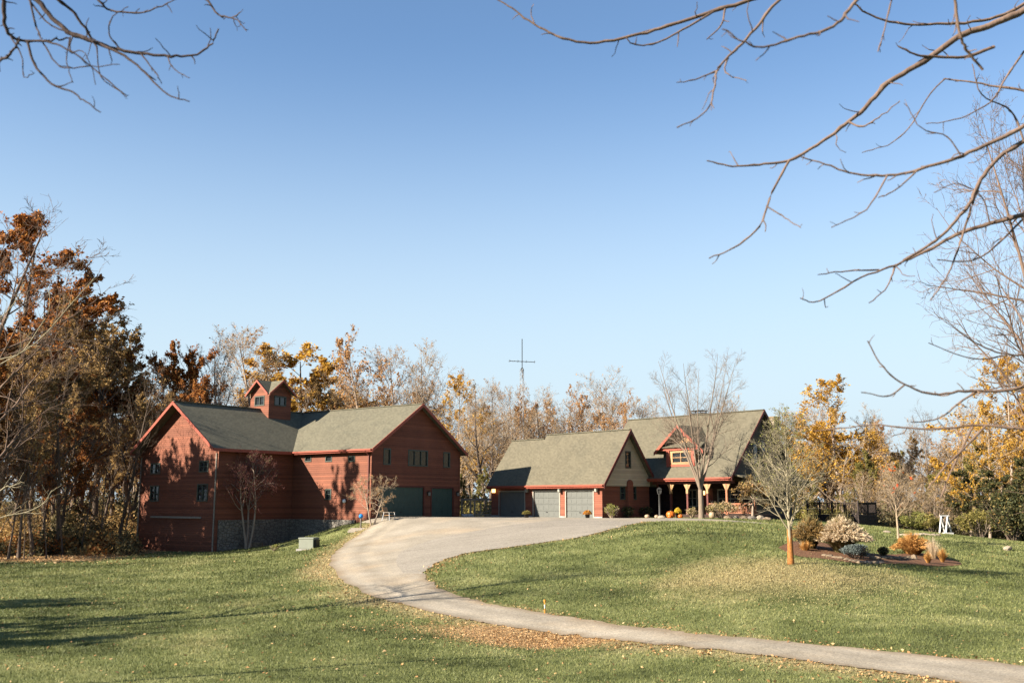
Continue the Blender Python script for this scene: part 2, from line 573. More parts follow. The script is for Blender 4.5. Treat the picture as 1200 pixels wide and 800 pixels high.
def np_mesh(name, verts, faces_k, k, mat, parent=None, smooth=False, attrs=None):
    """fast mesh from numpy verts (n,3) and faces (m,k)"""
    me = bpy.data.meshes.new(name)
    verts = np.asarray(verts, dtype=np.float32)
    faces = np.asarray(faces_k, dtype=np.int32)
    me.vertices.add(len(verts))
    me.vertices.foreach_set("co", verts.ravel())
    m = len(faces)
    me.loops.add(m * k)
    me.loops.foreach_set("vertex_index", faces.ravel())
    me.polygons.add(m)
    me.polygons.foreach_set("loop_start", np.arange(0, m * k, k, dtype=np.int32))
    if smooth:
        me.polygons.foreach_set("use_smooth", np.ones(m, dtype=bool))
    me.materials.append(mat)
    for an, arr in (attrs or {}).items():
        at_ = me.attributes.new(an, 'FLOAT', 'POINT')
        at_.data.foreach_set("value", np.asarray(arr, dtype=np.float32))
    me.update(calc_edges=True)
    o = bpy.data.objects.new(name, me)
    COL.objects.link(o)
    if parent:
        o.parent = parent
    return o


def thing(name, label, cat, loc=(0, 0, 0), rz=0.0, group=None):
    o = bpy.data.objects.new(name, None)
    o.empty_display_size = 0.5
    COL.objects.link(o)
    o.location = tuple(map(float, loc))
    o.rotation_euler = (0, 0, rz)
    o['label'] = label
    o['category'] = cat
    if group:
        o['group'] = group
    return o


def tag(o, label, cat, group=None):
    o['label'] = label
    o['category'] = cat
    if group:
        o['group'] = group
    return o


def dup(root, loc=None, rz=None, scale=None, label=None, group=None):
    r = root.copy()
    COL.objects.link(r)
    if loc is not None:
        r.location = tuple(map(float, loc))
    if rz is not None:
        r.rotation_euler = (0, 0, rz)
    if scale is not None:
        r.scale = scale if hasattr(scale, '__len__') else (scale,) * 3
    if label:
        r['label'] = label
    if group:
        r['group'] = group
    for ch in list(root.children):
        c = ch.copy()
        COL.objects.link(c)
        c.parent = r
        for g in list(ch.children):
            d = g.copy()
            COL.objects.link(d)
            d.parent = c
    return r


# ------------------------------------------------------------------ terrain
ctrl = []
for px, py, z in [
    (0, 800, -3.1), (300, 800, -3.05), (600, 800, -3.1), (900, 800, -3.05), (1200, 800, -3.02),
    (1200, 790, -3.0), (950, 765, -3.0), (760, 745, -2.95), (627, 728, -2.88), (547, 713, -2.75), (470, 695, -2.5),
    (427, 680, -2.35), (395, 660, -2.1), (400, 640, -1.6), (440, 622, -0.75), (500, 610, -0.05),
    (500, 670, -2.0), (547, 648, -1.4), (643, 635, -0.9), (687, 628, -0.6), (727, 618, -0.2), (757, 612, 0.0),
    (650, 611, 0.0), (640, 757, -3.3), (700, 775, -3.15), (560, 760, -3.1),
    (760, 700, -2.4), (800, 660, -1.6), (800, 630, -0.5), (850, 613, 0.0), (927, 661, -1.35), (1000, 700, -2.25),
    (1190, 740, -2.75), (1000, 642, -1.12), (1100, 657, -1.72), (1190, 662, -2.1), (1150, 633, -1.95), (1060, 621, -1.2),
    (1000, 612, -0.5), (620, 690, -2.3), (900, 740, -2.8), (1080, 690, -2.2),
    (0, 655, -2.65), (162, 643, -2.6), (252, 645, -2.5), (330, 641, -2.05), (380, 633, -1.55), (300, 648, -2.35),
    (362, 641, -1.9), (200, 652, -2.58), (100, 690, -2.9), (300, 690, -2.8), (375, 675, -2.45), (0, 720, -3.0),
    (200, 740, -3.0), (420, 740, -2.9), (415, 616, -0.55)]:
    p = ground_at_z(px, py, z)
    ctrl.append(tuple(p))
ctrl += [(0, 0, -0.3), (-12, 0, -0.5), (12, 0, -0.5), (0, -25, -0.3), (0, 6, -0.45), (0, 12, -1.4), (0, 18, -2.5),
         (-15, 15, -2.2), (15, 15, -2.2), (-32, 20, -2.9), (32, 20, -2.9), (-25, -20, -1), (25, -20, -1),
         (42, 60, -2.3), (50, 40, -3.0), (55, 80, -2.4), (20, 100, -0.3), (-8, 112, -0.6), (45, 102, -2.2),
         (-45, 85, -2.8), (-62, 60, -3.0), (-50, 112, -2.2), (-15, 100, -0.7), (-4.5, 88, 0.0), (-4, 80, 0.0),
         (7.2, 79.8, 0.0), (0, 86, 0.0), (12, 76, 0.08), (16, 75, 0.08), (18, 85, 0.05), (14, 90, 0.05),
         (-18.2, 82.6, -1.95), (-13.7, 80.2, -0.5), (-11.2, 78, 0.03), (-9, 80, 0.05), (-5, 83, 0.02),
         (-60, 20, -3.2), (60, 10, -3.2), (0, 140, -1.0), (60, 130, -2.0), (-60, 140, -2.0)]
ctrl = np.array(ctrl)
CS = 40.0


def _phi(r2):
    return 0.5 * r2 * np.log(r2 + 1e-12)


_C = ctrl[:, :2] / CS
_n = len(_C)
_K = _phi(((_C[:, None] - _C[None]) ** 2).sum(-1)) + np.eye(_n) * 2e-3
_P = np.c_[np.ones(_n), _C]
_A = np.block([[_K, _P], [_P.T, np.zeros((3, 3))]])
_W = np.linalg.solve(_A, np.r_[ctrl[:, 2], 0, 0, 0])


def terrain(x, y):
    x = np.atleast_1d(np.asarray(x, float))
    y = np.atleast_1d(np.asarray(y, float))
    xc, yc = np.clip(x, -62, 60), np.clip(y, -25, 140)
    out = np.empty(x.size)
    q = np.c_[xc.ravel(), yc.ravel()] / CS
    for i in range(0, len(q), 20000):
        s = q[i:i + 20000]
        r2 = ((s[:, None] - _C[None]) ** 2).sum(-1)
        out[i:i + 20000] = _phi(r2) @ _W[:_n] + _W[_n] + s @ _W[_n + 1:]
    d = np.hypot(x - xc, y - yc).ravel()
    w = np.clip(d / 150, 0, 1)
    return (out * (1 - w) - 2.0 * w).reshape(x.shape)


def tz(x, y):
    return float(terrain([x], [y])[0])


def on_ground(px, py, y0=5.0, y1=140.0):
    """where the photo pixel's ray meets the terrain"""
    r = ray(px, py)
    Y = np.arange(y0, y1, 0.1)
    t = Y / r[1]
    X = r[0] * t
    Z = CAMZ + r[2] * t
    T = terrain(X, Y)
    idx = np.where(Z <= T)[0]
    i = idx[0] if len(idx) else len(Y) - 1
    return np.array([X[i], Y[i], T[i]])


def spline(pts, n):
    """Catmull-Rom resample of 2D/3D points, n per span"""
    pts = [np.array(p, float) for p in pts]
    P = [2 * pts[0] - pts[1]] + pts + [2 * pts[-1] - pts[-2]]
    out = []
    for i in range(1, len(P) - 2):
        for k in range(n):
            t = k / n
            a, b, c, d = P[i - 1:i + 3]
            out.append(0.5 * ((2 * b) + (c - a) * t + (2 * a - 5 * b + 4 * c - d) * t ** 2 + (3 * b - a - 3 * c + d) * t ** 3))
    out.append(pts[-1])
    return np.array(out)


outer_px = [(438, 613), (424, 624), (405, 637), (391, 649), (387, 660), (397, 677), (427, 695), (470, 708), (547, 727),
            (627, 740), (693, 747.5), (760, 754), (825, 761), (950, 776), (1054, 790), (1130, 803), (1230, 822), (1400, 860)]
inner_px = [(757, 611.5), (727, 618), (687, 628), (643, 635), (593, 642), (547, 648.5), (517, 658), (502, 666),
            (497, 674), (506, 684), (527, 695), (573, 708), (627, 717), (693, 728), (760, 736), (825, 744.6), (950, 755),
            (1075, 767.5), (1200, 782), (1400, 812)]
outer_w = np.array([on_ground(*p)[:2] for p in outer_px])
inner_w = np.array([on_ground(*p)[:2] for p in inner_px])
outer_c = spline(outer_w, 12)
inner_c = spline(inner_w, 12)
_er = np.random.default_rng(2)
for _c in (outer_c, inner_c):
    _k = _er.normal(size=_c.shape)
    _c += 0.05 * _k + 0.07 * (np.roll(_k, 1, 0) + np.roll(_k, 2, 0)) / 2
back_edge = [(17.5, 66.5), (12.5, 73.5), (7.4, 79.3), (7.0, 80.6), (-1.2, 89.2), (-2.0, 89.6), (-4.3, 87.2), (-4.9, 86.6), (-10.9, 78.9), (-11.6, 77.6)]
drive_poly = np.vstack([outer_c, inner_c[::-1], np.array(back_edge)])


def inside(poly, x, y):
    x = np.asarray(x)
    y = np.asarray(y)
    r = np.zeros(x.shape, bool)
    n = len(poly)
    for i in range(n):
        x1, y1 = poly[i]
        x2, y2 = poly[(i + 1) % n]
        if y1 == y2:
            continue
        c = ((y1 > y) != (y2 > y)) & (x < (x2 - x1) * (y - y1) / (y2 - y1) + x1)
        r ^= c
    return r


def poly_dist(line, x, y):
    d = np.full(x.shape, 1e9)
    for i in range(len(line) - 1):
        a, b = line[i], line[i + 1]
        ab = b - a
        L = (ab ** 2).sum() + 1e-9
        t = np.clip(((x - a[0]) * ab[0] + (y - a[1]) * ab[1]) / L, 0, 1)
        d = np.minimum(d, np.hypot(x - a[0] - t * ab[0], y - a[1] - t * ab[1]))
    return d


def blob(x, y, c, rx, ry, rot=0.0):
    dx, dy = x - c[0], y - c[1]
    ca, sa = math.cos(rot), math.sin(rot)
    u, v = (dx * ca + dy * sa) / rx, (-dx * sa + dy * ca) / ry
    return np.exp(-(u * u + v * v))


g_ditch = on_ground(635, 752)
g_ditch2 = on_ground(560, 738)
g_tree = on_ground(905, 676)
g_mid = on_ground(400, 705)
g_bend = on_ground(385, 668)


def masks(x, y):
    do = poly_dist(outer_c, x, y)
    di = poly_dist(inner_c, x, y)
    dry = 0.85 * np.exp(-(do / 1.3) ** 2) + 0.45 * np.exp(-(di / 0.5) ** 2)
    dry += 0.75 * blob(x, y, g_tree, 5.0, 4.5) + 0.30 * blob(x, y, g_mid, 6, 3.0) + 0.4 * blob(x, y, g_bend, 3.5, 4)
    lit = 0.45 * np.exp(-(do / 0.6) ** 2) * (0.6 + 0.4 * np.sin(x * 1.3 + y)) + 1.15 * blob(x, y, g_ditch, 2.6, 1.6) + 0.6 * blob(x, y, g_ditch2, 3.2, 1.2)
    # woods floor
    wl = np.clip((y - 66 - 0.10 * (x + 40)) / 3.0, 0, 1) * np.clip((-27.0 - x) / 2.5, 0, 1)
    wl = np.maximum(wl, np.clip((-33.5 - x - (60 - y) * 0.0) / 4, 0, 1) * np.clip((y - 58) / 6, 0, 1))
    wb = np.clip((y - 95) / 6, 0, 1)
    return np.clip(dry, 0, 1), np.clip(lit + wl + wb, 0, 1)


def axis(lo, hi, step, far):
    core = list(np.arange(lo, hi + 1e-6, step))
    a, b, s = lo, hi, step
    left, right = [], []
    while b < far:
        s *= 1.35
        a -= s
        b += s
        left.append(a)
        right.append(b)
    return np.array(left[::-1] + core + right)


xs, ys = axis(-62, 60, 0.6, 5000), axis(-8, 120, 0.6, 5000)
GX, GY = np.meshgrid(xs, ys)
GZ = terrain(GX.ravel(), GY.ravel())
nx, ny = len(xs), len(ys)
ii = np.arange(nx * ny).reshape(ny, nx)
faces = np.stack([ii[:-1, :-1], ii[:-1, 1:], ii[1:, 1:], ii[1:, :-1]], -1).reshape(-1, 4)
_dry, _lit = masks(GX.ravel(), GY.ravel())
ground = np_mesh("ground", np.c_[GX.ravel(), GY.ravel(), GZ], faces, 4, M['ground'], smooth=True,
                 attrs={"dry": _dry, "litter": _lit})
ground['kind'] = 'structure'


def sheet(name, poly, mat, lift, step=0.7, attrs=False):
    poly = np.array(poly)[:, :2]
    x0, y0 = poly.min(0)
    x1, y1 = poly.max(0)
    gx, gy = np.meshgrid(np.arange(x0, x1, step), np.arange(y0, y1, step))
    gx, gy = gx.ravel(), gy.ravel()
    ins = inside(poly, gx, gy)
    gx, gy = gx[ins], gy[ins]
    closed = np.vstack([poly, poly[:1]])
    keep = poly_dist(closed, gx, gy) > step * 0.4
    pts = [Vector(p) for p in poly] + [Vector(p) for p in np.c_[gx[keep], gy[keep]]]
    n = len(poly)
    res = delaunay_2d_cdt(pts, [(i, (i + 1) % n) for i in range(n)], [], 1, 1e-5)
    V = np.array([(p.x, p.y) for p in res[0]])
    Fc = np.array([f for f in res[2] if len(f) == 3])
    z = terrain(V[:, 0], V[:, 1]) + lift
    at_ = None
    if attrs:
        do = poly_dist(outer_c, V[:, 0], V[:, 1])
        di = poly_dist(inner_c, V[:, 0], V[:, 1])
        at_ = {'edge': np.minimum(do, di), 'across': do}
    o = np_mesh(name, np.c_[V, z], Fc, 3, mat, smooth=True, attrs=at_)
    o['kind'] = 'structure'
    return o


sheet("driveway", drive_poly, M['drive'], 0.03, 0.3, True)
court_px = [(472, 672), (464, 658), (474, 645), (510, 632), (560, 622), (620, 613), (680, 609.5), (752, 612)]
court_w = spline([on_ground(*p)[:2] for p in court_px], 5)
inner_part = inner_c[(inner_c[:, 1] > 44)]
sel = [p for p in inner_c if p[1] >= inner_w[8][1] - 0.01][1:]
court_poly = np.vstack([court_w, np.array(sel)])
sheet("gravel", court_poly, M['gravel'], 0.036)

# ------------------------------------------------------------------ oriented walls
class Wall:
    """O: foot of the wall's left end seen from outside, u: direction to the right, n: outward"""

    def __init__(self, O, u, n, L):
        self.O, self.u, self.n, self.L = O, u, n, L

    def p(self, a, z, d=0.0):
        return (self.O[0] + self.u[0] * a + self.n[0] * d, self.O[1] + self.u[1] * a + self.n[1] * d, z)

    def obox(self, mb, a0, a1, z0, z1, d0, d1):
        return mb.hexa([self.p(a0, z0, d1), self.p(a1, z0, d1), self.p(a1, z0, d0), self.p(a0, z0, d0),
                        self.p(a0, z1, d1), self.p(a1, z1, d1), self.p(a1, z1, d0), self.p(a0, z1, d0)])

    def panel(self, mb, z0, z1, openings=(), depth=0.16, a0=0.0, a1=None):
        a1 = self.L if a1 is None else a1
        A = sorted({a0, a1} | {o[0] for o in openings} | {o[1] for o in openings})
        Z = sorted({z0, z1} | {o[2] for o in openings} | {o[3] for o in openings})
        for i in range(len(A) - 1):
            for j in range(len(Z) - 1):
                ca, cz = (A[i] + A[i + 1]) / 2, (Z[j] + Z[j + 1]) / 2
                if any(o[0] < ca < o[1] and o[2] < cz < o[3] for o in openings):
                    continue
                mb.add([self.p(A[i], Z[j]), self.p(A[i + 1], Z[j]), self.p(A[i + 1], Z[j + 1]), self.p(A[i], Z[j + 1])], [(0, 1, 2, 3)])
        for (b0, b1, c0, c1) in [o[:4] for o in openings]:
            q = [(b0, c0), (b1, c0), (b1, c1), (b0, c1)]
            for k in range(4):
                (s0, t0), (s1, t1) = q[k], q[(k + 1) % 4]
                mb.add([self.p(s0, t0), self.p(s1, t1), self.p(s1, t1, -depth), self.p(s0, t0, -depth)], [(3, 2, 1, 0)])

    def tri(self, mb, z, peak, a0=0.0, a1=None):
        a1 = self.L if a1 is None else a1
        mb.add([self.p(a0, z), self.p(a1, z), self.p((a0 + a1) / 2, peak)], [(0, 1, 2)])

    def window(self, parent, o, nv=2, nh=1, frame='frame_dark', fw=0.07, name='window', pane='glass'):
        a0, a1, z0, z1 = o
        mb = MB()
        d0, d1 = -0.10, 0.035
        e = 0.035
        self.obox(mb, a0 - e, a0 + fw, z0 - e, z1 + e, d0, d1)
        self.obox(mb, a1 - fw, a1 + e, z0 - e, z1 + e, d0, d1)
        self.obox(mb, a0 + fw, a1 - fw, z0 - e, z0 + fw, d0, d1 + 0.004)
        self.obox(mb, a0 + fw, a1 - fw, z1 - fw, z1 + e, d0, d1 + 0.004)
        for k in range(1, nv):
            c = a0 + (a1 - a0) * k / nv
            self.obox(mb, c - fw * 0.45, c + fw * 0.45, z0 + fw, z1 - fw, d0 + 0.01, d1 - 0.02)
        for k in range(1, nh):
            c = z0 + (z1 - z0) * k / nh
            self.obox(mb, a0 + fw, a1 - fw, c - fw * 0.4, c + fw * 0.4, d0 + 0.013, d1 - 0.023)
        fr = mb.build(name, M[frame], parent)
        pb = MB()
        self.obox(pb, a0 + 0.01, a1 - 0.01, z0 + 0.01, z1 - 0.01, -0.075, -0.06)
        pb.build('pane', M[pane], fr)
        return fr

    def garage_door(self, parent, o, mat, trim):
        a0, a1, z0, z1 = o
        mb = MB()
        n = 4
        for k in range(n):
            b0, b1 = z0 + (z1 - z0) * k / n, z0 + (z1 - z0) * (k + 1) / n
            self.obox(mb, a0, a1, b0 + 0.012, b1 - 0.012, -0.13, -0.09)
            m = max(2, round((a1 - a0) / 0.62))
            for q in range(m):
                c0, c1 = a0 + (a1 - a0) * q / m, a0 + (a1 - a0) * (q + 1) / m
                self.obox(mb, c0 + 0.09, c1 - 0.09, b0 + 0.11, b1 - 0.11, -0.09, -0.078)
        self.obox(mb, a0 + 0.002, a1 - 0.002, z0, z1, -0.15, -0.125)
        d = mb.build('garage_door', M[mat], parent)
        tb = MB()
        self.obox(tb, a0 - 0.11, a0 + 0.0, z0, z1 + 0.11, -0.02, 0.03)
        self.obox(tb, a1 - 0.0, a1 + 0.11, z0, z1 + 0.11, -0.02, 0.03)
        self.obox(tb, a0, a1, z1, z1 + 0.112, -0.02, 0.033)
        tb.build('door_trim', M[trim], d)
        hb = MB()
        self.obox(hb, (a0 + a1) / 2 - 0.1, (a0 + a1) / 2 + 0.1, z0 + 0.42, z0 + 0.47, -0.078, -0.04)
        hb.build('handle', M['black'], d)
        return d

    def lantern(self, parent, a, z, glow=False, s=1.0):
        mb = MB()
        self.obox(mb, a - 0.07 * s, a + 0.07 * s, z - 0.14 * s, z + 0.14 * s, 0.0, 0.03)
        self.obox(mb, a - 0.03 * s, a + 0.03 * s, z + 0.12 * s, z + 0.17 * s, 0.03, 0.2 * s)
        self.obox(mb, a - 0.10 * s, a + 0.10 * s, z + 0.08 * s, z + 0.12 * s, 0.07, 0.27 * s)
        self.obox(mb, a - 0.07 * s, a + 0.07 * s, z - 0.22 * s, z - 0.19 * s, 0.10, 0.24 * s)
        fx = mb.build('wall_lamp', M['black'], parent)
        g = MB()
        self.obox(g, a - 0.075 * s, a + 0.075 * s, z - 0.19 * s, z + 0.08 * s, 0.095, 0.245 * s)
        g.build('lamp_glass', M['warm_lamp'] if glow else M['frame_pale'], fx)


def slab(mb, poly, t=0.14):
    mb.prism(poly, (0, 0, -t))


# ------------------------------------------------------------------ barn
bc = at(434, 604, 78.6)
BA = math.atan2(-0.6, 0.8)
barn = thing("barn", "large dark red barn with square roof cupola and two green garage doors", "barn", (bc[0], bc[1], 0.05), BA)
W_, LW, GY0 = 10.8, 9.2, -7.5
XL0, XL1 = -LW - 10.3, -LW
XR = (XL0 + XL1) / 2
ZE, ZR, SL = 5.66, 9.3, (9.3 - 5.66) / 5.4


def zf(d):      # roof height at d metres inside of the wall line
    return ZE + SL * d


front = Wall((XL1, 0), (1, 0), (0, -1), LW)
gable = Wall((0, 0), (0, 1), (1, 0), W_)
LGW = XL1 - XL0
lgab = Wall((XL0, GY0), (1, 0), (0, -1), LGW)
lside = Wall((XL1, GY0), (0, 1), (1, 0), -GY0)
backw = Wall((0, W_), (-1, 0), (0, 1), LW + LGW)
leftw = Wall((XL0, W_), (0, -1), (-1, 0), W_ - GY0)

# windows from photo pixels: a along the wall, z
def wall_a(wall, base, ang, px, Y0):
    """distance along the wall where the pixel column px meets it"""
    ca, sa = math.cos(ang), math.sin(ang)
    ox = base[0] + wall.O[0] * ca - wall.O[1] * sa
    oy = base[1] + wall.O[0] * sa + wall.O[1] * ca
    ux, uy = wall.u[0] * ca - wall.u[1] * sa, wall.u[0] * sa + wall.u[1] * ca
    k = (px - 600) / F * (cp)    # first order in the pitch, refined below
    k = (px - 600) / (F * cp - (400 - 560) * sp)
    return (k * oy - ox) / (ux - k * uy)


def wall_z(wall, base, ang, a, py):
    ca, sa = math.cos(ang), math.sin(ang)
    q = wall.p(a, 0)
    Y = base[1] + q[0] * sa + q[1] * ca
    return at(600, py, Y)[2] - base[2]


def px_open(wall, base, ang, x0, x1, ytop, ybot):
    a0, a1 = wall_a(wall, base, ang, x0, 0), wall_a(wall, base, ang, x1, 0)
    m = (a0 + a1) / 2
    return (a0, a1, wall_z(wall, base, ang, m, ybot), wall_z(wall, base, ang, m, ytop))


BB = (bc[0], bc[1], 0.05)
w_front = [px_open(front, BB, BA, x, x + 7, 534.5, 540.5) for x in (357, 381, 408)] + [px_open(front, BB, BA, 382, 388.5, 573, 585)]
w_gable = [px_open(gable, BB, BA, 449, 457, 525.5, 544), px_open(gable, BB, BA, 478, 500.6, 527.6, 545.8), px_open(gable, BB, BA, 519.5, 526.8, 530, 547.5)]
d_gable = [px_open(gable, BB, BA, 443.7, 496.7, 570.5, 604), px_open(gable, BB, BA, 506, 531, 572, 604)]
d_gable = [(a, b, 0.0, t) for a, b, _, t in d_gable]
w_lgab = [px_open(lgab, BB, BA, 176, 187, 543, 555), px_open(lgab, BB, BA, 233, 243.5, 540, 552.5), px_open(lgab, BB, BA, 232, 244, 567, 587), px_open(lgab, BB, BA, 177, 187, 569, 587)]
w_lside = [px_open(lside, BB, BA, 299, 308, 545, 555)]
mb = MB()
front.panel(mb, -3.2, ZE, w_front)
gable.panel(mb, -0.4, ZE, w_gable + d_gable)
gable.tri(mb, ZE, ZR)
lgab.panel(mb, -3.6, ZE, w_lgab)
lgab.tri(mb, ZE, ZR)
lside.panel(mb, -3.4, ZE, w_lside)
backw.panel(mb, -3.4, ZE)
leftw.panel(mb, -3.6, ZE)
mb.add([backw.p(LW, ZE), backw.p(LW + LGW, ZE), backw.p(LW + LGW / 2, ZR)], [(0, 1, 2)])
mb.build('wall', M['red'], barn)
for o in w_front[:3]:
    front.window(barn, o, 1, 1, 'frame_dark', 0.05)
front.window(barn, w_front[3], 1, 2)
gable.window(barn, w_gable[0], 1, 1)
gable.window(barn, w_gable[1], 3, 1)
gable.window(barn, w_gable[2], 1, 1)
for o in w_lgab:
    lgab.window(barn, o, 2, 2)
lside.window(barn, w_lside[0], 2, 1)
for o in d_gable:
    gable.garage_door(barn, o, 'door_green', 'dark_trim')
for a in (wall_a(gable, BB, BA, 501.5, 0), wall_a(gable, BB, BA, 535.2, 0)):
    gable.lantern(barn, a, 1.95)
# globe lamp on the sunlit wall
ga = wall_a(front, BB, BA, 405.8, 0)
gz = wall_z(front, BB, BA, ga, 587)
mb = MB()
front.obox(mb, ga - 0.09, ga + 0.09, gz - 0.05, gz + 0.2, 0.0, 0.06)
gl = mb.build('wall_lamp', M['black'], barn)
q = front.p(ga, gz, 0.17)
MB().lathe([(0.02, -0.16), (0.11, -0.12), (0.16, 0), (0.11, 0.12), (0.02, 0.16)], q, 12).build('lamp_globe', M['globe'], gl, True)
# roof
ov, rk, rl = 0.45, 0.5, 0.85
ex = XL1 + ov
mb = MB()
z_e = zf(-ov)
slab(mb, [(ex, -ov, z_e), (rk, -ov, z_e), (rk, W_ / 2, ZR), (XR, W_ / 2, ZR)])
slab(mb, [(rk, W_ / 2, ZR), (rk, W_ + ov, z_e), (ex, W_ + ov, z_e), (XR, W_ / 2, ZR)])
slab(mb, [(ex, GY0 - rl, z_e), (ex, -ov, z_e), (XR, W_ / 2, ZR), (XR, GY0 - rl, ZR)])
slab(mb, [(ex, W_ + ov, z_e), (ex, W_ + rk, z_e), (XR, W_ + rk, ZR), (XR, W_ / 2, ZR)])
slab(mb, [(XL0 - ov, GY0 - rl, z_e), (XR, GY0 - rl, ZR), (XR, W_ + rk, ZR), (XL0 - ov, W_ + rk, z_e)])
roof = mb.build('roof', M['barn_roof'], barn)
# ridge caps
mb = MB()
mb.bar((XR, GY0 - rl + 0.02, ZR + 0.015), (XR, W_ + rk - 0.02, ZR + 0.015), 0.28, 0.06)
mb.bar((XR, W_ / 2, ZR + 0.012), (rk - 0.02, W_ / 2, ZR + 0.012), 0.28, 0.06)
mb.build('ridge_cap', M['barn_roof'], roof)
# fascia boards and rakes
mb = MB()


def rake(mb, x, y0, y1, ym, z0, zr, along_y=True, t=0.05, h=0.26):
    """two sloped boards on a gable end. along_y: gable lies in the y-z plane at x"""
    for ya in (y0, y1):
        a = (x, ya, z0) if along_y else (ya, x, z0)
        b = (x, ym, zr) if along_y else (ym, x, zr)
        d = np.array((t, 0, 0) if along_y else (0, t, 0))
        A, B = np.array(a), np.array(b)
        dn = np.array((0, 0, -h))
        up = np.array((0, 0, 0.02))
        mb.hexa([A + dn, A + dn + d, B + dn + d, B + dn, A + up, A + d + up, B + d + up, B + up])


rake(mb, rk + 0.003, -ov, W_ + ov, W_ / 2, z_e, ZR)
rake(mb, GY0 - rl - 0.053, XL0 - ov, XL1 + ov, XR, z_e, ZR, False)
mb.box(ex + 0.02, rk, -ov - 0.05, -ov - 0.003, z_e - 0.24, z_e + 0.0)
mb.box(ex + 0.003, ex + 0.05, GY0 - rl, -ov - 0.06, z_e - 0.24, z_e + 0.0)
mb.box(XL0 - ov - 0.05, XL0 - ov - 0.003, GY0 - rl, W_ + rk, z_e - 0.24, z_e + 0.0)
mb.build('fascia', M['trim'], roof)
# corner boards, gutter and downspouts
for wl, a0, a1, zb in ((front, LW - 0.14, LW + 0.03, -0.3), (gable, 0.004, 0.14, -0.3), (gable, W_ - 0.14, W_ + 0.01, -0.3), (lgab, 0.0, 0.14, -3.3), (lgab, LGW - 0.14, LGW + 0.03, -3.3)):
    mb = MB()
    wl.obox(mb, a0, a1, zb, ZE - 0.1, 0.004, 0.034 if wl is not gable else 0.03)
    mb.build('corner_board', M['red'], barn)
mb = MB()
mb.box(ex + 0.1, rk - 0.05, -ov - 0.17, -ov - 0.055, z_e - 0.13, z_e - 0.02)
mb.build('gutter', M['trim'], barn)
mb = MB()
mb.bar((-0.22, -0.10, -0.1), (-0.22, -0.10, z_e - 0.5), 0.09)
mb.bar((-0.22, -0.10, z_e - 0.5), (-0.22, -ov - 0.1, z_e - 0.12), 0.09)
mb.build('downspout', M['dark_trim'], barn)
for xx in (XL0 + 0.02, XL1 - 0.16):
    MB().bar((xx, GY0 - 0.09, -3.0), (xx, GY0 - 0.09, 5.0 if xx > -15 else 4.9), 0.085).build('downspout', M['greywood'], barn)
# ledge across the left gable
mb = MB()
a0, a1 = wall_a(lgab, BB, BA, 180, 0), wall_a(lgab, BB, BA, 238, 0)
zl = wall_z(lgab, BB, BA, 5, 605.5)
lgab.obox(mb, a0, a1, zl - 0.09, zl + 0.06, 0.0, 0.1)
mb.build('ledge', M['greywood'], barn)
# stone foundation in the inner corner
mb = MB()
lside.obox(mb, 0.2, -GY0 + 0.0, -3.4, -0.15, 0.0, 0.12)
front.obox(mb, 0.12, LW - 1.6, -3.2, -0.16, 0.0, 0.14)
mb.build('stone_foundation', M['stone'], barn)
# cupola
CC = (XR, 1.65)
hw, ce, cr = 1.25, 10.75, 11.8
mb = MB()
walls = [Wall((CC[0] - hw, CC[1] - hw), (1, 0), (0, -1), 2 * hw), Wall((CC[0] + hw, CC[1] - hw), (0, 1), (1, 0), 2 * hw),
         Wall((CC[0] + hw, CC[1] + hw), (-1, 0), (0, 1), 2 * hw), Wall((CC[0] - hw, CC[1] + hw), (0, -1), (-1, 0), 2 * hw)]
wo_ = (0.62, 1.88, 9.62, 10.42)
for w in walls:
    w.panel(mb, 8.2, ce, [wo_])
    w.tri(mb, ce, cr)
cup = mb.build('cupola', M['red'], barn)
for w in walls:
    w.window(cup, wo_, 2, 1, 'frame_dark', 0.06)
mb = MB()
fb = MB()
co, ca_ = 0.28, 0.38
sl = (cr - ce) / hw
for k in range(4):
    a = k * math.pi / 2
    c_, s_ = round(math.cos(a)), round(math.sin(a))

    def T(x, y, z):
        return (CC[0] + c_ * x - s_ * y, CC[1] + s_ * x + c_ * y, z)
    b = hw + co
    ez = ce - sl * co
    e = hw + ca_
    for sg in (1, -1):
        slab(mb, [T(0, 0, cr + 0.06), T(e, 0, cr + 0.06), T(e, sg * b, ez + 0.06), T(b, sg * b, ez + 0.06)], 0.1)
        p0, p1 = np.array(T(e + 0.003, 0, cr + 0.08)), np.array(T(e + 0.003, sg * b, ez + 0.08))
        q = np.array(T(e + 0.05, 0, 0)) - np.array(T(e + 0.003, 0, 0))
        dn = np.array((0, 0, -0.2))
        fb.hexa([p1 + dn, p1 + dn + q, p0 + dn + q, p0 + dn, p1, p1 + q, p0 + q, p0])
mb.build('cupola_roof', M['barn_roof'], cup)
fb.build('cupola_fascia', M['trim'], cup)

# ------------------------------------------------------------------ house with attached garage
hc = at(706, 606.3, 80.0)
HC = (hc[0], hc[1], 0.0)
HA = -R(46.7)
house = thing("house", "red and beige house with steep roofs, gabled dormer, dark porch and attached garage", "house", HC, HA)
GL, GD = 13.1, 5.9
gf = Wall((-GL, 0), (1, 0), (0, -1), GL)
gg = Wall((0, 0), (0, 1), (1, 0), GD)
gbk = Wall((0, GD), (-1, 0), (0, 1), GL)
glf = Wall((-GL, GD), (0, -1), (-1, 0), GD)
gze, gsl = 3.26, 1.32          # roof height on the wall line, slope
gzr = gze + gsl * GD / 2
doors = []
for x0, x1 in ((585.5, 614.5), (625.3, 655.2), (663.3, 694.6)):
    o = px_open(gf, HC, HA, x0, x1, 574, 605)
    doors.append((o[0], o[1], 0.0, 2.15))
g_up = px_open(gg, HC, HA, 732, 738, 529, 548)
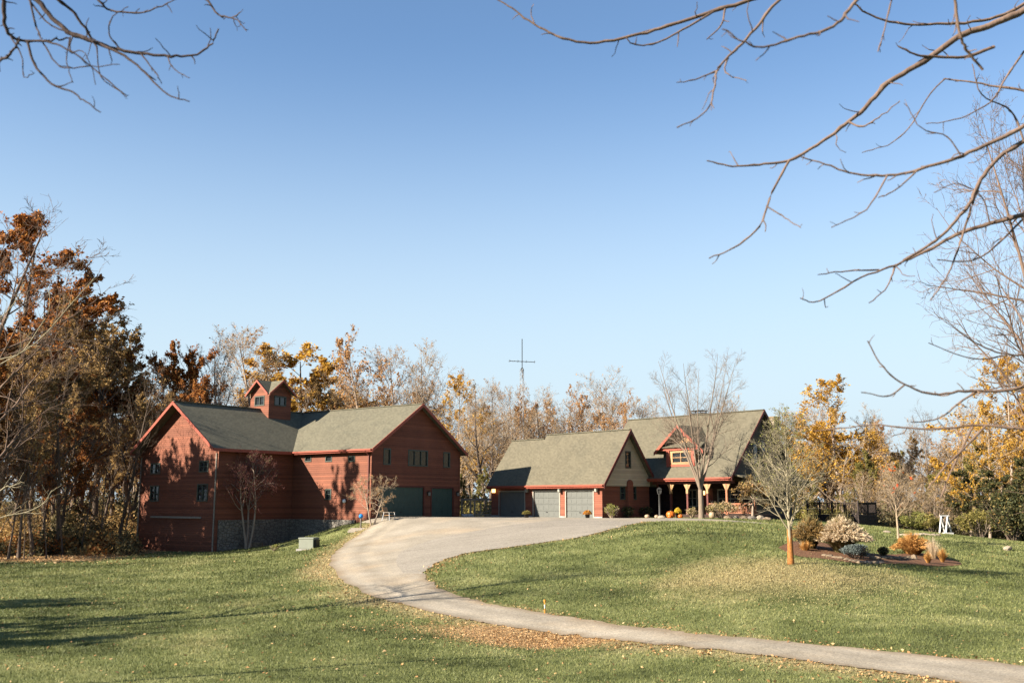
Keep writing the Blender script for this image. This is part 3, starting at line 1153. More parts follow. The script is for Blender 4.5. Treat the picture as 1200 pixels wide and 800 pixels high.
g_lo = [px_open(gg, HC, HA, 726.5, 732, 570, 585), px_open(gg, HC, HA, 739.5, 745, 570, 585)]
mb = MB()
gf.panel(mb, -0.4, 3.2, doors)
gg.panel(mb, -0.4, 2.55, g_lo)
gbk.panel(mb, -0.4, 3.2)
glf.panel(mb, -0.4, 3.2)
glf.tri(mb, 3.2, gzr - 0.1)
mb.build('garage_wall', M['red_house'], house)
mb = MB()
ggo = Wall((0.12, 0), (0, 1), (1, 0), GD)
ggo.panel(mb, 2.55, 3.2, [])
zw, zp = 3.2, gzr - 0.06


def tri_half(a):    # height of the gable wall at a
    return zw + (zp - zw) * (1 - abs(a - GD / 2) / (GD / 2))


wa0, wa1, wz0, wz1 = g_up
A = sorted([0.0, GD / 2, GD, wa0, wa1])
for i in range(len(A) - 1):
    s0, s1 = A[i], A[i + 1]
    c = (s0 + s1) / 2
    if wa0 < c < wa1:
        mb.add([ggo.p(s0, zw), ggo.p(s1, zw), ggo.p(s1, wz0), ggo.p(s0, wz0)], [(0, 1, 2, 3)])
        mb.add([ggo.p(s0, wz1), ggo.p(s1, wz1), ggo.p(s1, tri_half(s1)), ggo.p(s0, tri_half(s0))], [(0, 1, 2, 3)])
    else:
        mb.add([ggo.p(s0, zw), ggo.p(s1, zw), ggo.p(s1, tri_half(s1)), ggo.p(s0, tri_half(s0))], [(0, 1, 2, 3)])
mb.add([gg.p(0, 2.55, 0), gg.p(GD, 2.55, 0), gg.p(GD, 2.55, 0.12), gg.p(0, 2.55, 0.12)], [(0, 1, 2, 3)])
mb.build('gable_siding', M['beige'], house)
ggo.window(house, g_up, 1, 1)
for o in g_lo:
    gg.window(house, o, 1, 2)
# arch-topped trim panel between the two windows
a_c = wall_a(gg, HC, HA, 736, 0)
prof = [(-0.33, 0.0), (0.33, 0.0), (0.33, 2.75)] + [(0.33 * math.cos(t), 2.75 + 0.33 * math.sin(t)) for t in np.linspace(0.2, math.pi - 0.2, 8)] + [(-0.33, 2.75)]
MB().prism([gg.p(a_c + a, z, 0.0) for a, z in prof], (0.26, 0, 0)).build('arched_panel', M['red_house'], house)
for o in doors:
    gf.garage_door(house, o, 'door_pale', 'frame_pale')
for px, glow in ((619, False), (657.5, False), (700.5, False), (580.5, True)):  # the end lantern's emission stands in for a reddish reflection
    gf.lantern(house, wall_a(gf, HC, HA, px, 0), 2.35, glow, 1.35)
# floodlight under the eave at the corner
mb = MB()
for s in (-0.14, 0.14):
    mb.lathe([(0.03, -0.1), (0.09, -0.06), (0.1, 0.08), (0.02, 0.1)], (0.12 + s * 0.4, -0.22 + s, 2.55), 8)
mb.box(0.02, 0.2, -0.3, -0.14, 2.63, 2.72)
mb.build('floodlight', M['globe'], house)
# base course of the piers
mb = MB()
ed = [0.0] + [v for o in doors for v in (o[0] - 0.12, o[1] + 0.12)] + [GL + 0.02]
for i in range(0, len(ed), 2):
    gf.obox(mb, ed[i], ed[i + 1], -0.3, 0.14, 0.004, 0.05)
mb.build('pier_base', M['concrete'], house)
# garage roof; the bay over the first door has a lower ridge
gov, grk = 0.45, 0.6
xs_ = -GL + 4.1
low = 0.36
mb = MB()
ez = gze - gsl * gov
hy = GD / 2
slab(mb, [(xs_, -gov, ez), (grk, -gov, ez), (grk, hy, gzr), (xs_, hy, gzr)])
slab(mb, [(xs_, hy, gzr), (grk, hy, gzr), (grk, GD + gov, ez), (xs_, GD + gov, ez)])
hl = hy - low / gsl
slab(mb, [(-GL - 0.15, -gov, ez), (xs_, -gov, ez), (xs_, hl, gzr - low), (-GL - 0.15, hl, gzr - low)])
slab(mb, [(-GL - 0.15, hl, gzr - low), (xs_, hl, gzr - low), (xs_, GD + gov, ez), (-GL - 0.15, GD + gov, ez)])
mb.add([(xs_, hl, gzr - low - 0.1), (xs_, hy, gzr), (xs_, GD + gov, ez)], [(0, 1, 2)])
groof = mb.build('garage_roof', M['roof'], house)
mb = MB()
mb.bar((xs_, hy, gzr + 0.01), (grk - 0.02, hy, gzr + 0.01), 0.26, 0.06)
mb.bar((-GL - 0.13, hl, gzr - low + 0.01), (xs_ - 0.02, hl, gzr - low + 0.01), 0.26, 0.06)
mb.build('ridge_cap', M['barn_roof'], groof)
mb = MB()
rake(mb, grk + 0.003, -gov, GD + gov, hy, ez, gzr, True, 0.05, 0.34)
mb.build('rake_board', M['dark_trim'], groof)
mb = MB()
mb.box(-GL - 0.15, grk, -gov - 0.05, -gov - 0.003, ez - 0.26, ez)
mb.build('fascia', M['trim'], groof)
MB().box(-GL - 0.1, grk - 0.04, -gov - 0.17, -gov - 0.055, ez - 0.14, ez - 0.03).build('gutter', M['trim'], house)

# main house
hx0, hx1 = -5.6, 7.8
fy, ry_, by = 5.6, 10.6, 15.6
hez, hrz = 3.2, 8.72
hs = (hrz - hez) / (ry_ - fy)
wy = 9.4
hfront = Wall((hx0, wy), (1, 0), (0, -1), hx1 - hx0)
hright = Wall((hx1, wy), (0, 1), (1, 0), 15.1 - wy)
hback = Wall((hx1, 15.1), (-1, 0), (0, 1), hx1 - hx0)
hleft = Wall((hx0, 15.1), (0, -1), (-1, 0), 15.1 - wy)
w_hf = [(6.9, 7.9, 0.9, 2.3), (8.4, 9.5, 0.3, 2.4), (10.0, 12.4, 0.8, 2.3)]
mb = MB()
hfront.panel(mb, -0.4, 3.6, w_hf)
mb.build('porch_wall', M['shade_siding'], house)
mb = MB()
hback.panel(mb, -0.4, 3.6)
hleft.panel(mb, -0.4, 3.6)
hleft.tri(mb, 3.6, hrz - 0.2)
mb.build('wall', M['red_house'], house)
w_hr = [(0.2, 1.1, 4.3, 6.0), (1.4, 2.3, 4.3, 6.3), (0.8, 1.8, 0.9, 2.3), (3.4, 4.6, 0.9, 2.3)]
mb = MB()
hright.panel(mb, -0.4, 3.3, w_hr[2:])
mb.add([(hx1, 6.12, 2.9), (hx1, wy, 2.9), (hx1, wy, hez + hs * (wy - fy) - 0.12), (hx1, 6.12, hez + hs * (6.12 - fy) - 0.12)], [(0, 1, 2, 3)])
zt = lambda a: 3.3 + (hrz - 0.12 - 3.3) * (1 - abs(a - (ry_ - wy)) / (15.1 - ry_)) if a > (ry_ - wy) else hez + hs * (wy + a - fy) - 0.12
A = sorted({0.0, ry_ - wy, 15.1 - wy, 0.2, 1.1, 1.4, 2.3})
A = [a for a in A]
for i in range(len(A) - 1):
    s0, s1 = A[i], A[i + 1]
    c = (s0 + s1) / 2
    hit = [o for o in w_hr[:2] if o[0] < c < o[1]]
    if hit:
        o = hit[0]
        mb.add([hright.p(s0, 3.3), hright.p(s1, 3.3), hright.p(s1, o[2]), hright.p(s0, o[2])], [(0, 1, 2, 3)])
        mb.add([hright.p(s0, o[3]), hright.p(s1, o[3]), hright.p(s1, max(o[3], zt(s1))), hright.p(s0, max(o[3], zt(s0)))], [(0, 1, 2, 3)])
    else:
        mb.add([hright.p(s0, 3.3), hright.p(s1, 3.3), hright.p(s1, zt(s1)), hright.p(s0, zt(s0))], [(0, 1, 2, 3)])
mb.build('gable_siding', M['taupe'], house)
for o in w_hf[::2]:
    hfront.window(house, o, 2, 2, 'frame_pale')
for o in w_hr:
    hright.window(house, o, 1, 2, 'frame_dark')
mb = MB()
o = w_hf[1]
hfront.obox(mb, o[0], o[1], o[2], o[3], -0.12, -0.06)
fd = mb.build('front_door', M['dark_trim'], house)
mb = MB()
hfront.obox(mb, o[1] - 0.14, o[1] - 0.09, 1.25, 1.4, -0.06, -0.02)
mb.build('handle', M['grey_metal'], fd)
mb = MB()
slab(mb, [(-6.1, fy, hez), (8.36, fy, hez), (8.36, ry_, hrz), (-6.1, ry_, hrz)], 0.16)
slab(mb, [(-6.1, ry_, hrz), (8.36, ry_, hrz), (8.36, by, hez), (-6.1, by, hez)], 0.16)
hroof = mb.build('roof', M['roof'], house)
MB().bar((-6.08, ry_, hrz + 0.01), (8.34, ry_, hrz + 0.01), 0.28, 0.06).build('ridge_cap', M['barn_roof'], hroof)
mb = MB()
rake(mb, 8.363, fy, by, ry_, hez, hrz, True, 0.05, 0.32)
mb.build('rake_board', M['dark_trim'], hroof)
mb = MB()
rake(mb, -6.153, fy, by, ry_, hez, hrz, True, 0.05, 0.32)
mb.build('rake_board', M['dark_trim'], hroof)
MB().box(-0.5, 8.36, fy - 0.05, fy - 0.003, hez - 0.26, hez).build('fascia', M['trim'], hroof)
MB().box(-0.45, 8.32, fy - 0.17, fy - 0.055, hez - 0.14, hez - 0.03).build('gutter', M['trim'], house)
# side porch roof round the gable end
mb = MB()
slab(mb, [(7.82, 6.0, 3.55), (10.6, 6.0, 2.95), (10.6, 13.5, 2.95), (7.82, 13.5, 3.55)], 0.12)
mb.box(10.5, 10.58, 6.05, 13.4, 2.55, 2.82)
mb.build('porch_roof', M['roof'], house)
# porch floor, beam, posts, railing
MB().box(0.3, 10.5, 5.95, wy - 0.02, -0.3, 0.3).build('porch_floor', M['shade_siding'], house)
MB().box(0.3, 8.3, 6.0, 6.2, 2.72, 2.98).build('porch_beam', M['dark_trim'], house)
post_x = []
for px in (786.5, 806, 829.5, 852):
    k = (px - 600) / (F * cp - (400 - 580) * sp)
    ca, sa = math.cos(HA), math.sin(HA)
    # solve on the line y = 6.1
    ox, oy = HC[0] - 6.1 * sa, HC[1] + 6.1 * ca
    post_x.append((k * oy - ox) / (ca - k * sa))
post_x.append(post_x[-1] + 2.5)
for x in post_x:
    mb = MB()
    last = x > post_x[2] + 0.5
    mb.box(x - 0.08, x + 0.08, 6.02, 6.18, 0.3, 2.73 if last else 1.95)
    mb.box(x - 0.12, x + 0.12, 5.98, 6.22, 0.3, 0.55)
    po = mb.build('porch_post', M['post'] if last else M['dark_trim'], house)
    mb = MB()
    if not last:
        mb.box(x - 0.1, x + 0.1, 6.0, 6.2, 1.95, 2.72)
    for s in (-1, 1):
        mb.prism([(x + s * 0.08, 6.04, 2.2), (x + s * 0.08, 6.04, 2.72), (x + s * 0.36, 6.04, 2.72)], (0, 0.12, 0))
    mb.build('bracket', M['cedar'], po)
for x0, x1 in ((post_x[3], post_x[4]), (post_x[2], post_x[3])):
    mb = MB()
    mb.box(x0 + 0.08, x1 - 0.08, 6.06, 6.14, 1.12, 1.2)
    mb.box(x0 + 0.08, x1 - 0.08, 6.07, 6.13, 0.42, 0.5)
    n = int((x1 - x0) / 0.13)
    for k in range(1, n):
        c = x0 + (x1 - x0) * k / n
        mb.box(c - 0.022, c + 0.022, 6.08, 6.12, 0.5, 1.12)
    mb.build('porch_railing', M['post'], house)
for px in (825.5,):
    a = wall_a(hfront, HC, HA, px, 0)
    hfront.lantern(house, a, 2.1, True, 1.2)
# dormer
dx, dy = 2.9, 6.5
dw, dze, dzr = 1.3, 5.55, 7.55
bw = Wall((dx - dw, dy), (1, 0), (0, -1), 2 * dw)
mb = MB()
wd = (0.42, 2 * dw - 0.42, 4.45, 5.35)
bw.panel(mb, 3.9, 5.6, [wd])
for x in (dx - dw, dx + dw):
    mb.add([(x, dy, 3.9), (x, dy, 5.6), (x, 8.2, 5.6)], [(0, 1, 2)])
mb.add([(dx - 2.1, dy + 0.5, 5.75), (dx + 2.1, dy + 0.5, 5.75), (dx, dy + 0.5, dzr - 0.1)], [(0, 1, 2)])
dorm = mb.build('dormer', M['cedar'], house)
bw.window(dorm, wd, 2, 2, 'cedar', 0.06)
mb = MB()
bw.obox(mb, -0.12, 0.2, 4.15, 5.5, 0.003, 0.09)
bw.obox(mb, 2 * dw - 0.2, 2 * dw + 0.12, 4.15, 5.5, 0.003, 0.09)
bw.obox(mb, 0.2, 2 * dw - 0.2, 4.15, 4.34, 0.003, 0.086)
bw.obox(mb, -0.75, 2 * dw + 0.75, 5.5, 5.72, -0.3, 0.12)
mb.prism([(dx - 0.75, dy + 0.44, 6.62), (dx + 0.75, dy + 0.44, 6.62), (dx, dy + 0.44, dzr - 0.16)], (0, -0.14, 0))
mb.build('dormer_trim', M['trim'], dorm)
mb = MB()
slab(mb, [(dx - 2.3, dy - 0.3, 5.76), (dx + 2.3, dy - 0.3, 5.76), (dx + 2.1, dy + 0.49, 6.12), (dx - 2.1, dy + 0.49, 6.12)], 0.05)
dsl = (dzr - 5.36) / 2.5
yb = lambda z: fy + (z - hez) / hs
for s in (-1, 1):
    slab(mb, [(dx, dy - 0.35, dzr), (dx + s * 2.5, dy - 0.35, 5.36), (dx + s * 2.5, yb(5.36) + 0.3, 5.36), (dx, yb(dzr) + 0.3, dzr)], 0.12)
mb.build('dormer_roof', M['roof'], dorm)
mb = MB()
rake(mb, dy - 0.35 - 0.053, dx - 2.5, dx + 2.5, dx, 5.36, dzr, False, 0.05, 0.26)
mb.build('dormer_rake', M['trim'], dorm)
# chimneys
mb = MB()
mb.box(6.8, 7.7, 13.0, 13.9, 4.5, 8.2)
ch = mb.build('chimney', M['chimney'], house)
MB().box(6.72, 7.78, 12.92, 13.98, 8.2, 8.36).build('chimney_cap', M['rock'], ch)
mb = MB()
mb.box(0.5, 1.65, 11.2, 12.0, 6.5, 8.85)
ch = mb.build('chimney', M['rock_dark'], house)
mb = MB()
mb.box(0.42, 1.73, 11.12, 12.08, 8.85, 8.95)
for x in (0.5, 1.6):
    for y in (11.2, 12.0):
        mb.bar((x, y, 8.95), (x, y, 9.12), 0.08)
mb.box(0.40, 1.75, 11.1, 12.1, 9.12, 9.18)
mb.build('chimney_cap', M['black'], ch)


# ------------------------------------------------------------------ trees
def unit(a):
    return a / (np.linalg.norm(a, axis=-1, keepdims=True) + 1e-9)


def tubes(polys, rads, sides):
    """polys (M,n,3), rads (M,n) -> verts, quad faces"""
    Mn, n, _ = polys.shape
    tan = unit(np.gradient(polys, axis=1))
    ref = np.where(np.abs(tan[..., 2:3]) > 0.9, np.array([1.0, 0, 0]), np.array([0, 0, 1.0]))
    a = unit(np.cross(tan, ref))
    b = np.cross(tan, a)
    th = np.arange(sides) * 2 * math.pi / sides
    ring = polys[:, :, None, :] + rads[:, :, None, None] * (np.cos(th)[:, None] * a[:, :, None, :] + np.sin(th)[:, None] * b[:, :, None, :])
    V = ring.reshape(-1, 3)
    base = (np.arange(Mn) * n * sides)[:, None, None] + (np.arange(n - 1) * sides)[None, :, None]
    k = np.arange(sides)
    k2 = (k + 1) % sides
    q = np.stack([base + k, base + k2, base + sides + k2, base + sides + k], -1).reshape(-1, 4)
    return V, q


def cat(parts):
    V, Q, o = [], [], 0
    for v, q in parts:
        V.append(v)
        Q.append(q + o)
        o += len(v)
    return np.vstack(V), np.vstack(Q)


def grow(rg, start, dirs, length, rad, n, wander, trop, tip=0.25):
    Mn = len(start)
    P = np.empty((Mn, n, 3))
    P[:, 0] = start
    d = unit(dirs)
    bend = rg.normal(size=(Mn, 3)) * wander * 0.5
    for i in range(1, n):
        d = unit(d + rg.normal(size=(Mn, 3)) * wander + bend + np.array([0, 0, trop]))
        P[:, i] = P[:, i - 1] + d * (length / (n - 1))[:, None]
    t = np.linspace(0, 1, n)[None]
    r = rad[:, None] * (1 - (1 - tip) * t)
    return P, r


def children(rg, P, r, L, count, t0, t1, ang, ratio, rr, taper=0.55, aj=0.2):
    Mn, n, _ = P.shape
    t = np.sort(rg.uniform(t0, t1, (Mn, count)), axis=1)
    t = (t + np.linspace(t0, t1, count)[None]) / 2
    x = t * (n - 1)
    i = np.clip(x.astype(int), 0, n - 2)
    f = (x - i)[..., None]
    m = np.arange(Mn)[:, None]
    start = P[m, i] * (1 - f) + P[m, i + 1] * f
    tan = unit(P[m, i + 1] - P[m, i])
    lr = r[m, i] * (1 - f[..., 0]) + r[m, i + 1] * f[..., 0]
    az = rg.uniform(0, 2 * math.pi, (Mn, 1)) + np.arange(count)[None] * 2.399 + rg.normal(size=(Mn, count)) * 0.4
    ref = np.where(np.abs(tan[..., 2:3]) > 0.9, np.array([1.0, 0, 0]), np.array([0, 0, 1.0]))
    a = unit(np.cross(tan, ref))
    b = np.cross(tan, a)
    th = ang + rg.normal(size=(Mn, count)) * aj
    d = np.cos(th)[..., None] * tan + np.sin(th)[..., None] * (np.cos(az)[..., None] * a + np.sin(az)[..., None] * b)
    tt = (t - t0) / max(1e-6, (t1 - t0))
    ln = L[:, None] * ratio * (1 - taper * tt) * rg.uniform(0.75, 1.2, (Mn, count))
    return start.reshape(-1, 3), d.reshape(-1, 3), ln.ravel(), np.minimum(lr * 0.85, lr * rr + 0.002).ravel()


def quads(rg, c, size, flat=0.0, stretch=1.5):
    """leaf quads at centres c"""
    n = len(c)
    u = rg.normal(size=(n, 3))
    if flat:
        u[:, 2] *= (1 - flat)
    u = unit(u)
    w = unit(np.cross(u, rg.normal(size=(n, 3))))
    s = size * rg.uniform(0.4, 1.35, (n, 1))
    a, b = u * s * stretch * 0.5, w * s * 0.5
    V = np.stack([c - a, c + b * 0.9, c + a, c - b * 0.9], 1).reshape(-1, 3)
    return V, np.arange(4 * n).reshape(-1, 4)


def tree_data(seed, H, tr, limbs=14, sub=7, twig=6, fine=0, clear=0.25, ang=0.75, lratio=0.42, trop=0.05, wander=0.10,
              leaves=0, lsize=0.2, clump=0.5, forks=1, top=1.0, drop=0.0, fork_h=0.0, tmin=0.009):
    """wood (verts, quads), twigs (verts, quads), leaf (verts, quads)"""
    rg = np.random.default_rng(seed)
    st = np.zeros((forks, 3))
    if forks > 1:
        a = np.linspace(0, 2 * math.pi, forks, endpoint=False) + rg.uniform(0, 6)
        dr = np.c_[np.cos(a) * 0.22, np.sin(a) * 0.22, np.ones(forks)]
        st = np.c_[np.cos(a) * tr * 0.5, np.sin(a) * tr * 0.5, np.full(forks, -0.3)]
        if fork_h:
            st[:, 2] = fork_h * rg.uniform(0.85, 1.15, forks)
            st[:, :2] *= 0.4
            dr = np.c_[np.cos(a) * 0.40, np.sin(a) * 0.40, np.ones(forks)]
    else:
        dr = np.array([[rg.normal() * 0.04, rg.normal() * 0.04, 1.0]])
        st[:, 2] = -0.3
    L0 = np.full(forks, (H - fork_h) * 0.9 + 0.3)
    P0, r0 = grow(rg, st, dr, L0, np.full(forks, tr * (0.42 if fork_h else 1.0)), 9, wander * 0.45, 0.06, 0.12)
    # flare at the foot
    r0[:, 0] *= 1.5
    s, d, l, r = children(rg, P0, r0, L0, limbs, clear, 0.97, ang, lratio, 0.5, 0.6 * top)
    P1, r1 = grow(rg, s, d, l, r, 7, wander, trop, 0.22)
    s, d, l, r = children(rg, P1, r1, l, sub, 0.22, 1.0, 0.65, 0.48, 0.55, 0.45)
    P2, r2 = grow(rg, s, d, l, r, 5, wander * 1.2, trop - drop, 0.3)
    l2 = l
    s, d, l, r = children(rg, P2, r2, l, twig, 0.2, 1.0, 0.6, 0.5, 0.6, 0.3)
    P3, r3 = grow(rg, s, d, l, np.maximum(r, tmin), 4, wander * 1.4, trop - drop, 0.4)
    wood = [tubes(P0, r0, 8), tubes(P1, r1, 5)]
    if fork_h:
        bz = np.linspace(-0.3, fork_h * 1.1, 6)
        wood.append(tubes(np.c_[np.zeros(6), np.zeros(6), bz][None], (tr * np.array([1.4, 1.08, 1.0, 0.98, 0.95, 0.7]))[None], 10))
    wood = cat(wood)
    tw = [tubes(P2, r2, 4), tubes(P3, r3, 3)]
    last = P3
    if fine:
        s, d, l, r = children(rg, P3, r3, l, fine, 0.15, 1.0, 0.55, 0.6, 0.7, 0.3)
        P4, r4 = grow(rg, s, d, l, np.maximum(r, tmin * 0.8), 3, wander * 1.4, trop - drop, 0.5)
        tw.append(tubes(P4, r4, 3))
        last = P4
    leaf = None
    if leaves:
        n3 = len(last)
        # whole limbs differ in how many leaves they kept
        per = n3 // (limbs * forks)
        w = np.repeat(rg.uniform(1 - clump, 1 + clump, limbs * forks), per)
        per2 = n3 // len(P2)
        w = w * np.repeat(rg.uniform(0.05, 1.0, len(P2)) ** (1 + clump), per2)[:len(w)]
        w = w / w.sum()
        idx = rg.choice(len(w), leaves, p=w)
        t = rg.uniform(0.1, 1.0, leaves) * (last.shape[1] - 1)
        i = np.clip(t.astype(int), 0, last.shape[1] - 2)
        f = (t - i)[:, None]
        c = last[idx, i] * (1 - f) + last[idx, i + 1] * f + rg.normal(size=(leaves, 3)) * lsize * 0.6
        leaf = quads(rg, c, lsize)
    return wood, cat(tw), leaf


VAR = {}


def variant(key, bark, twig_mat, leaf_mat, **kw):
    VAR[key] = (tree_data(**kw), kw['H'], bark, twig_mat, leaf_mat, {})


variant('oak_rust', 'bark_dark', 'bark_dark', 'leaf_rust', seed=11, H=20, tr=0.30, limbs=18, sub=9, twig=6, clear=0.22, ang=0.9, lratio=0.40, leaves=46000, lsize=0.15, clump=0.6)
variant('oak_rust_b', 'bark_dark', 'bark_dark', 'leaf_rust', seed=12, H=20, tr=0.25, limbs=17, sub=9, twig=6, clear=0.25, ang=0.85, lratio=0.38, leaves=34000, lsize=0.145, clump=0.7)
variant('oak_tan', 'bark_dark', 'bark_grey', 'leaf_brown', seed=13, H=20, tr=0.27, limbs=18, sub=9, twig=7, clear=0.22, ang=0.85, lratio=0.42, leaves=20000, lsize=0.14, clump=0.5)
variant('oak_tan_b', 'bark_dark', 'bark_grey', 'leaf_brown', seed=14, H=20, tr=0.21, limbs=17, sub=9, twig=7, clear=0.25, ang=0.75, lratio=0.37, leaves=13000, lsize=0.13, clump=0.6)
variant('gold', 'bark_dark', 'bark_dark', 'leaf_gold', seed=15, H=16, tr=0.24, limbs=18, sub=9, twig=6, clear=0.18, ang=0.9, lratio=0.44, leaves=32000, lsize=0.15, clump=0.3)
variant('gold_thin', 'bark_grey', 'bark_tan', 'leaf_gold', seed=16, H=16, tr=0.16, limbs=18, sub=9, twig=7, clear=0.15, ang=0.75, lratio=0.42, leaves=8000, lsize=0.14, clump=0.55)
variant('peach', 'bark_grey', 'bark_tan', 'leaf_peach', seed=17, H=16, tr=0.18, limbs=18, sub=9, twig=7, clear=0.15, ang=0.7, lratio=0.42, leaves=5500, lsize=0.13, clump=0.6)
variant('bare', 'bark_grey', 'bark_tan', 'leaf_peach', seed=18, H=16, tr=0.20, limbs=17, sub=9, twig=7, fine=3, clear=0.16, ang=0.65, lratio=0.44, trop=0.09, leaves=1300, lsize=0.10, clump=0.6)
variant('bare_b', 'bark_grey', 'bark_tan', 'leaf_peach', seed=19, H=16, tr=0.16, limbs=17, sub=9, twig=7, fine=3, clear=0.14, ang=0.55, lratio=0.42, trop=0.10, leaves=700, lsize=0.10, clump=0.6)
variant('bare_c', 'bark_dark', 'bark_tan', 'leaf_peach', seed=20, H=16, tr=0.22, limbs=13, sub=9, twig=7, fine=3, clear=0.2, ang=0.75, lratio=0.46, trop=0.07, forks=2, leaves=1000, lsize=0.10, clump=0.6)
variant('bare_edge', 'bark_near', 'bark_near', None, seed=31, H=18, tr=0.20, limbs=16, sub=8, twig=6, fine=2, clear=0.2, ang=0.75, lratio=0.42, wander=0.12)
variant('bare_dark', 'bark_dark', 'bark_dark', None, seed=21, H=18, tr=0.20, limbs=15, sub=7, twig=6, fine=2, clear=0.25, ang=0.75, lratio=0.38, wander=0.14)
variant('olive', 'bark_grey', 'bark_grey', 'leaf_olive', seed=22, H=13, tr=0.16, limbs=18, sub=8, twig=6, clear=0.08, ang=0.85, lratio=0.42, leaves=15000, lsize=0.16, clump=0.45)
variant('dark_green', 'bark_dark', 'bark_dark', 'leaf_green', seed=23, H=12, tr=0.2, limbs=20, sub=8, twig=6, clear=0.03, ang=0.95, lratio=0.42, leaves=26000, lsize=0.14, clump=0.6)
variant('scrub', 'bark_grey', 'bark_grey', 'leaf_scrub', seed=24, H=5, tr=0.07, limbs=10, sub=6, twig=5, clear=0.05, ang=0.7, lratio=0.6, leaves=6000, lsize=0.11, clump=0.5, forks=4)
variant('scrub_bare', 'bark_grey', 'bark_tan', 'leaf_brown', seed=25, H=5, tr=0.05, limbs=9, sub=6, twig=6, fine=2, clear=0.05, ang=0.55, lratio=0.6, leaves=1500, lsize=0.09, clump=0.6, forks=5)


def tree(kind, name, label, x, y, h, rz=None, group=None, z=None, cat_='tree', wide=1.0):
    data, H, bark, tm, lm, cache = VAR[kind]
    z = tz(x, y) - 0.05 if z is None else z
    rz = rnd.uniform(0, 6.28) if rz is None else rz
    s = h / H
    if 'root' in cache:
        r = dup(cache['root'], (x, y, z), rz, (s * wide, s * wide, s), label)
        r.name = name
        if 'group' in r:
            del r['group']
        if group:
            r['group'] = group
        r['category'] = cat_
        return r
    r = thing(name, label, cat_, (x, y, z), rz, group)
    r.scale = (s * wide, s * wide, s)
    wood, tw, leaf = data
    np_mesh('trunk', wood[0], wood[1], 4, M[bark], r, True)
    np_mesh('twigs', tw[0], tw[1], 4, M[tm], r, True)
    if leaf is not None:
        np_mesh('foliage', leaf[0], leaf[1], 4, M[lm], r)
    cache['root'] = r
    return r


def tree_px(kind, name, label, px, Y, top, group=None, wide=1.0, rz=None, cat_='tree'):
    """tree whose stem stands in photo column px at distance Y and whose top is at row top"""
    x = (px - 600) / F * Y * 1.0
    z = tz(x, Y) - 0.05
    ztop = at(px, top, Y)[2]
    return tree(kind, name, label, x, Y, ztop - z, rz, group, z, cat_, wide)


# left wood
GW = 'trees of the wood beside the barn'
for k, nm, lab, px, Y, top, wide, rz in [
    ('oak_rust', 'oak_tree', "tallest oak of the wood, dense rust leaves, at the photo's left edge", -2, 100, 252, 1.1, 0.4),
    ('oak_rust_b', 'oak_tree', 'rust oak whose dark crown reaches from the tallest oak towards the barn', 62, 104, 318, 1.05, 1.9),
    ('oak_tan', 'oak_tree', 'broad tan brown oak with a black forked trunk, midway to the barn', 118, 97, 345, 1.05, 2.2),
    ('oak_rust_b', 'oak_tree', 'rust topped oak nearest the peak of the barn gable', 210, 100, 394, 0.95, 0.2),
    ('oak_tan_b', 'oak_tree', 'thin leaved tan oak between the broad tan oak and the barn gable', 163, 103, 372, 1.2, 5.0),
    ('oak_rust', 'oak_tree', "low spreading rust oak behind the barn gable's left corner", 182, 106, 412, 0.9, 3.0),
    ('oak_tan_b', 'oak_tree', "slim tan oak at the wood's edge below the tallest rust oak", 34, 72, 420, 0.8, 3.3),
    ('bare_dark', 'bare_tree', 'leafless dark tree with twisting limbs just left of the olive bush', 50, 74, 430, 0.9, 1.0),
    ('bare_dark', 'bare_tree', 'leafless dark tree with a slender trunk between the olive bush and the barn', 146, 84, 410, 0.8, 4.1),
    ('bare_dark', 'bare_tree', 'leafless dark tree at the front of the wood right above the olive bush', 78, 77.5, 372, 0.85, 2.4),
    ('oak_tan', 'oak_tree', 'tan oak deep in the wood seen between the two rust crowns', 88, 110, 362, 1.0, 0.9),
    ('oak_rust_b', 'oak_tree', 'rust oak deep in the wood, half hidden behind the broad tan oak', 138, 104, 385, 0.9, 2.7),
    ('oak_rust', 'oak_tree', "low rust oak filling the wood's left end under the tallest oak", -10, 74, 400, 0.9, 5.5),
]:
    tree_px(k, nm, lab, px, Y, top, GW, wide, rz)
for i, (px, Y, top, k) in enumerate([(20, 90, 400, 'oak_tan_b'), (72, 92, 420, 'oak_rust_b'), (108, 94, 430, 'oak_tan_b'), (0, 88, 390, 'oak_tan'), (44, 98, 390, 'oak_tan_b'), (160, 112, 420, 'oak_tan_b'),
                                     (30, 104, 380, 'oak_rust_b'), (60, 80, 450, 'oak_tan_b'), (100, 106, 400, 'oak_rust'), (128, 90, 450, 'oak_tan_b'), (230, 118, 436, 'oak_rust_b'), (80, 82, 480, 'oak_rust')]):
    tree_px(k, 'oak_tree', 'autumn oak in the second row of the wood beside the barn', px, Y, top, 'second row oaks of the wood', 1.0)
for i, (px, Y, top) in enumerate([(8, 69, 520), (22, 71, 490), (66, 72, 540), (84, 76, 500), (104, 77, 530), (128, 79, 510), (152, 82, 520), (40, 70, 560), (-6, 70, 480)]):
    tree_px('bare_dark', 'sapling', "thin leafless sapling at the edge of the wood beside the barn", px, Y, top, 'saplings at the edge of the wood', 0.7)
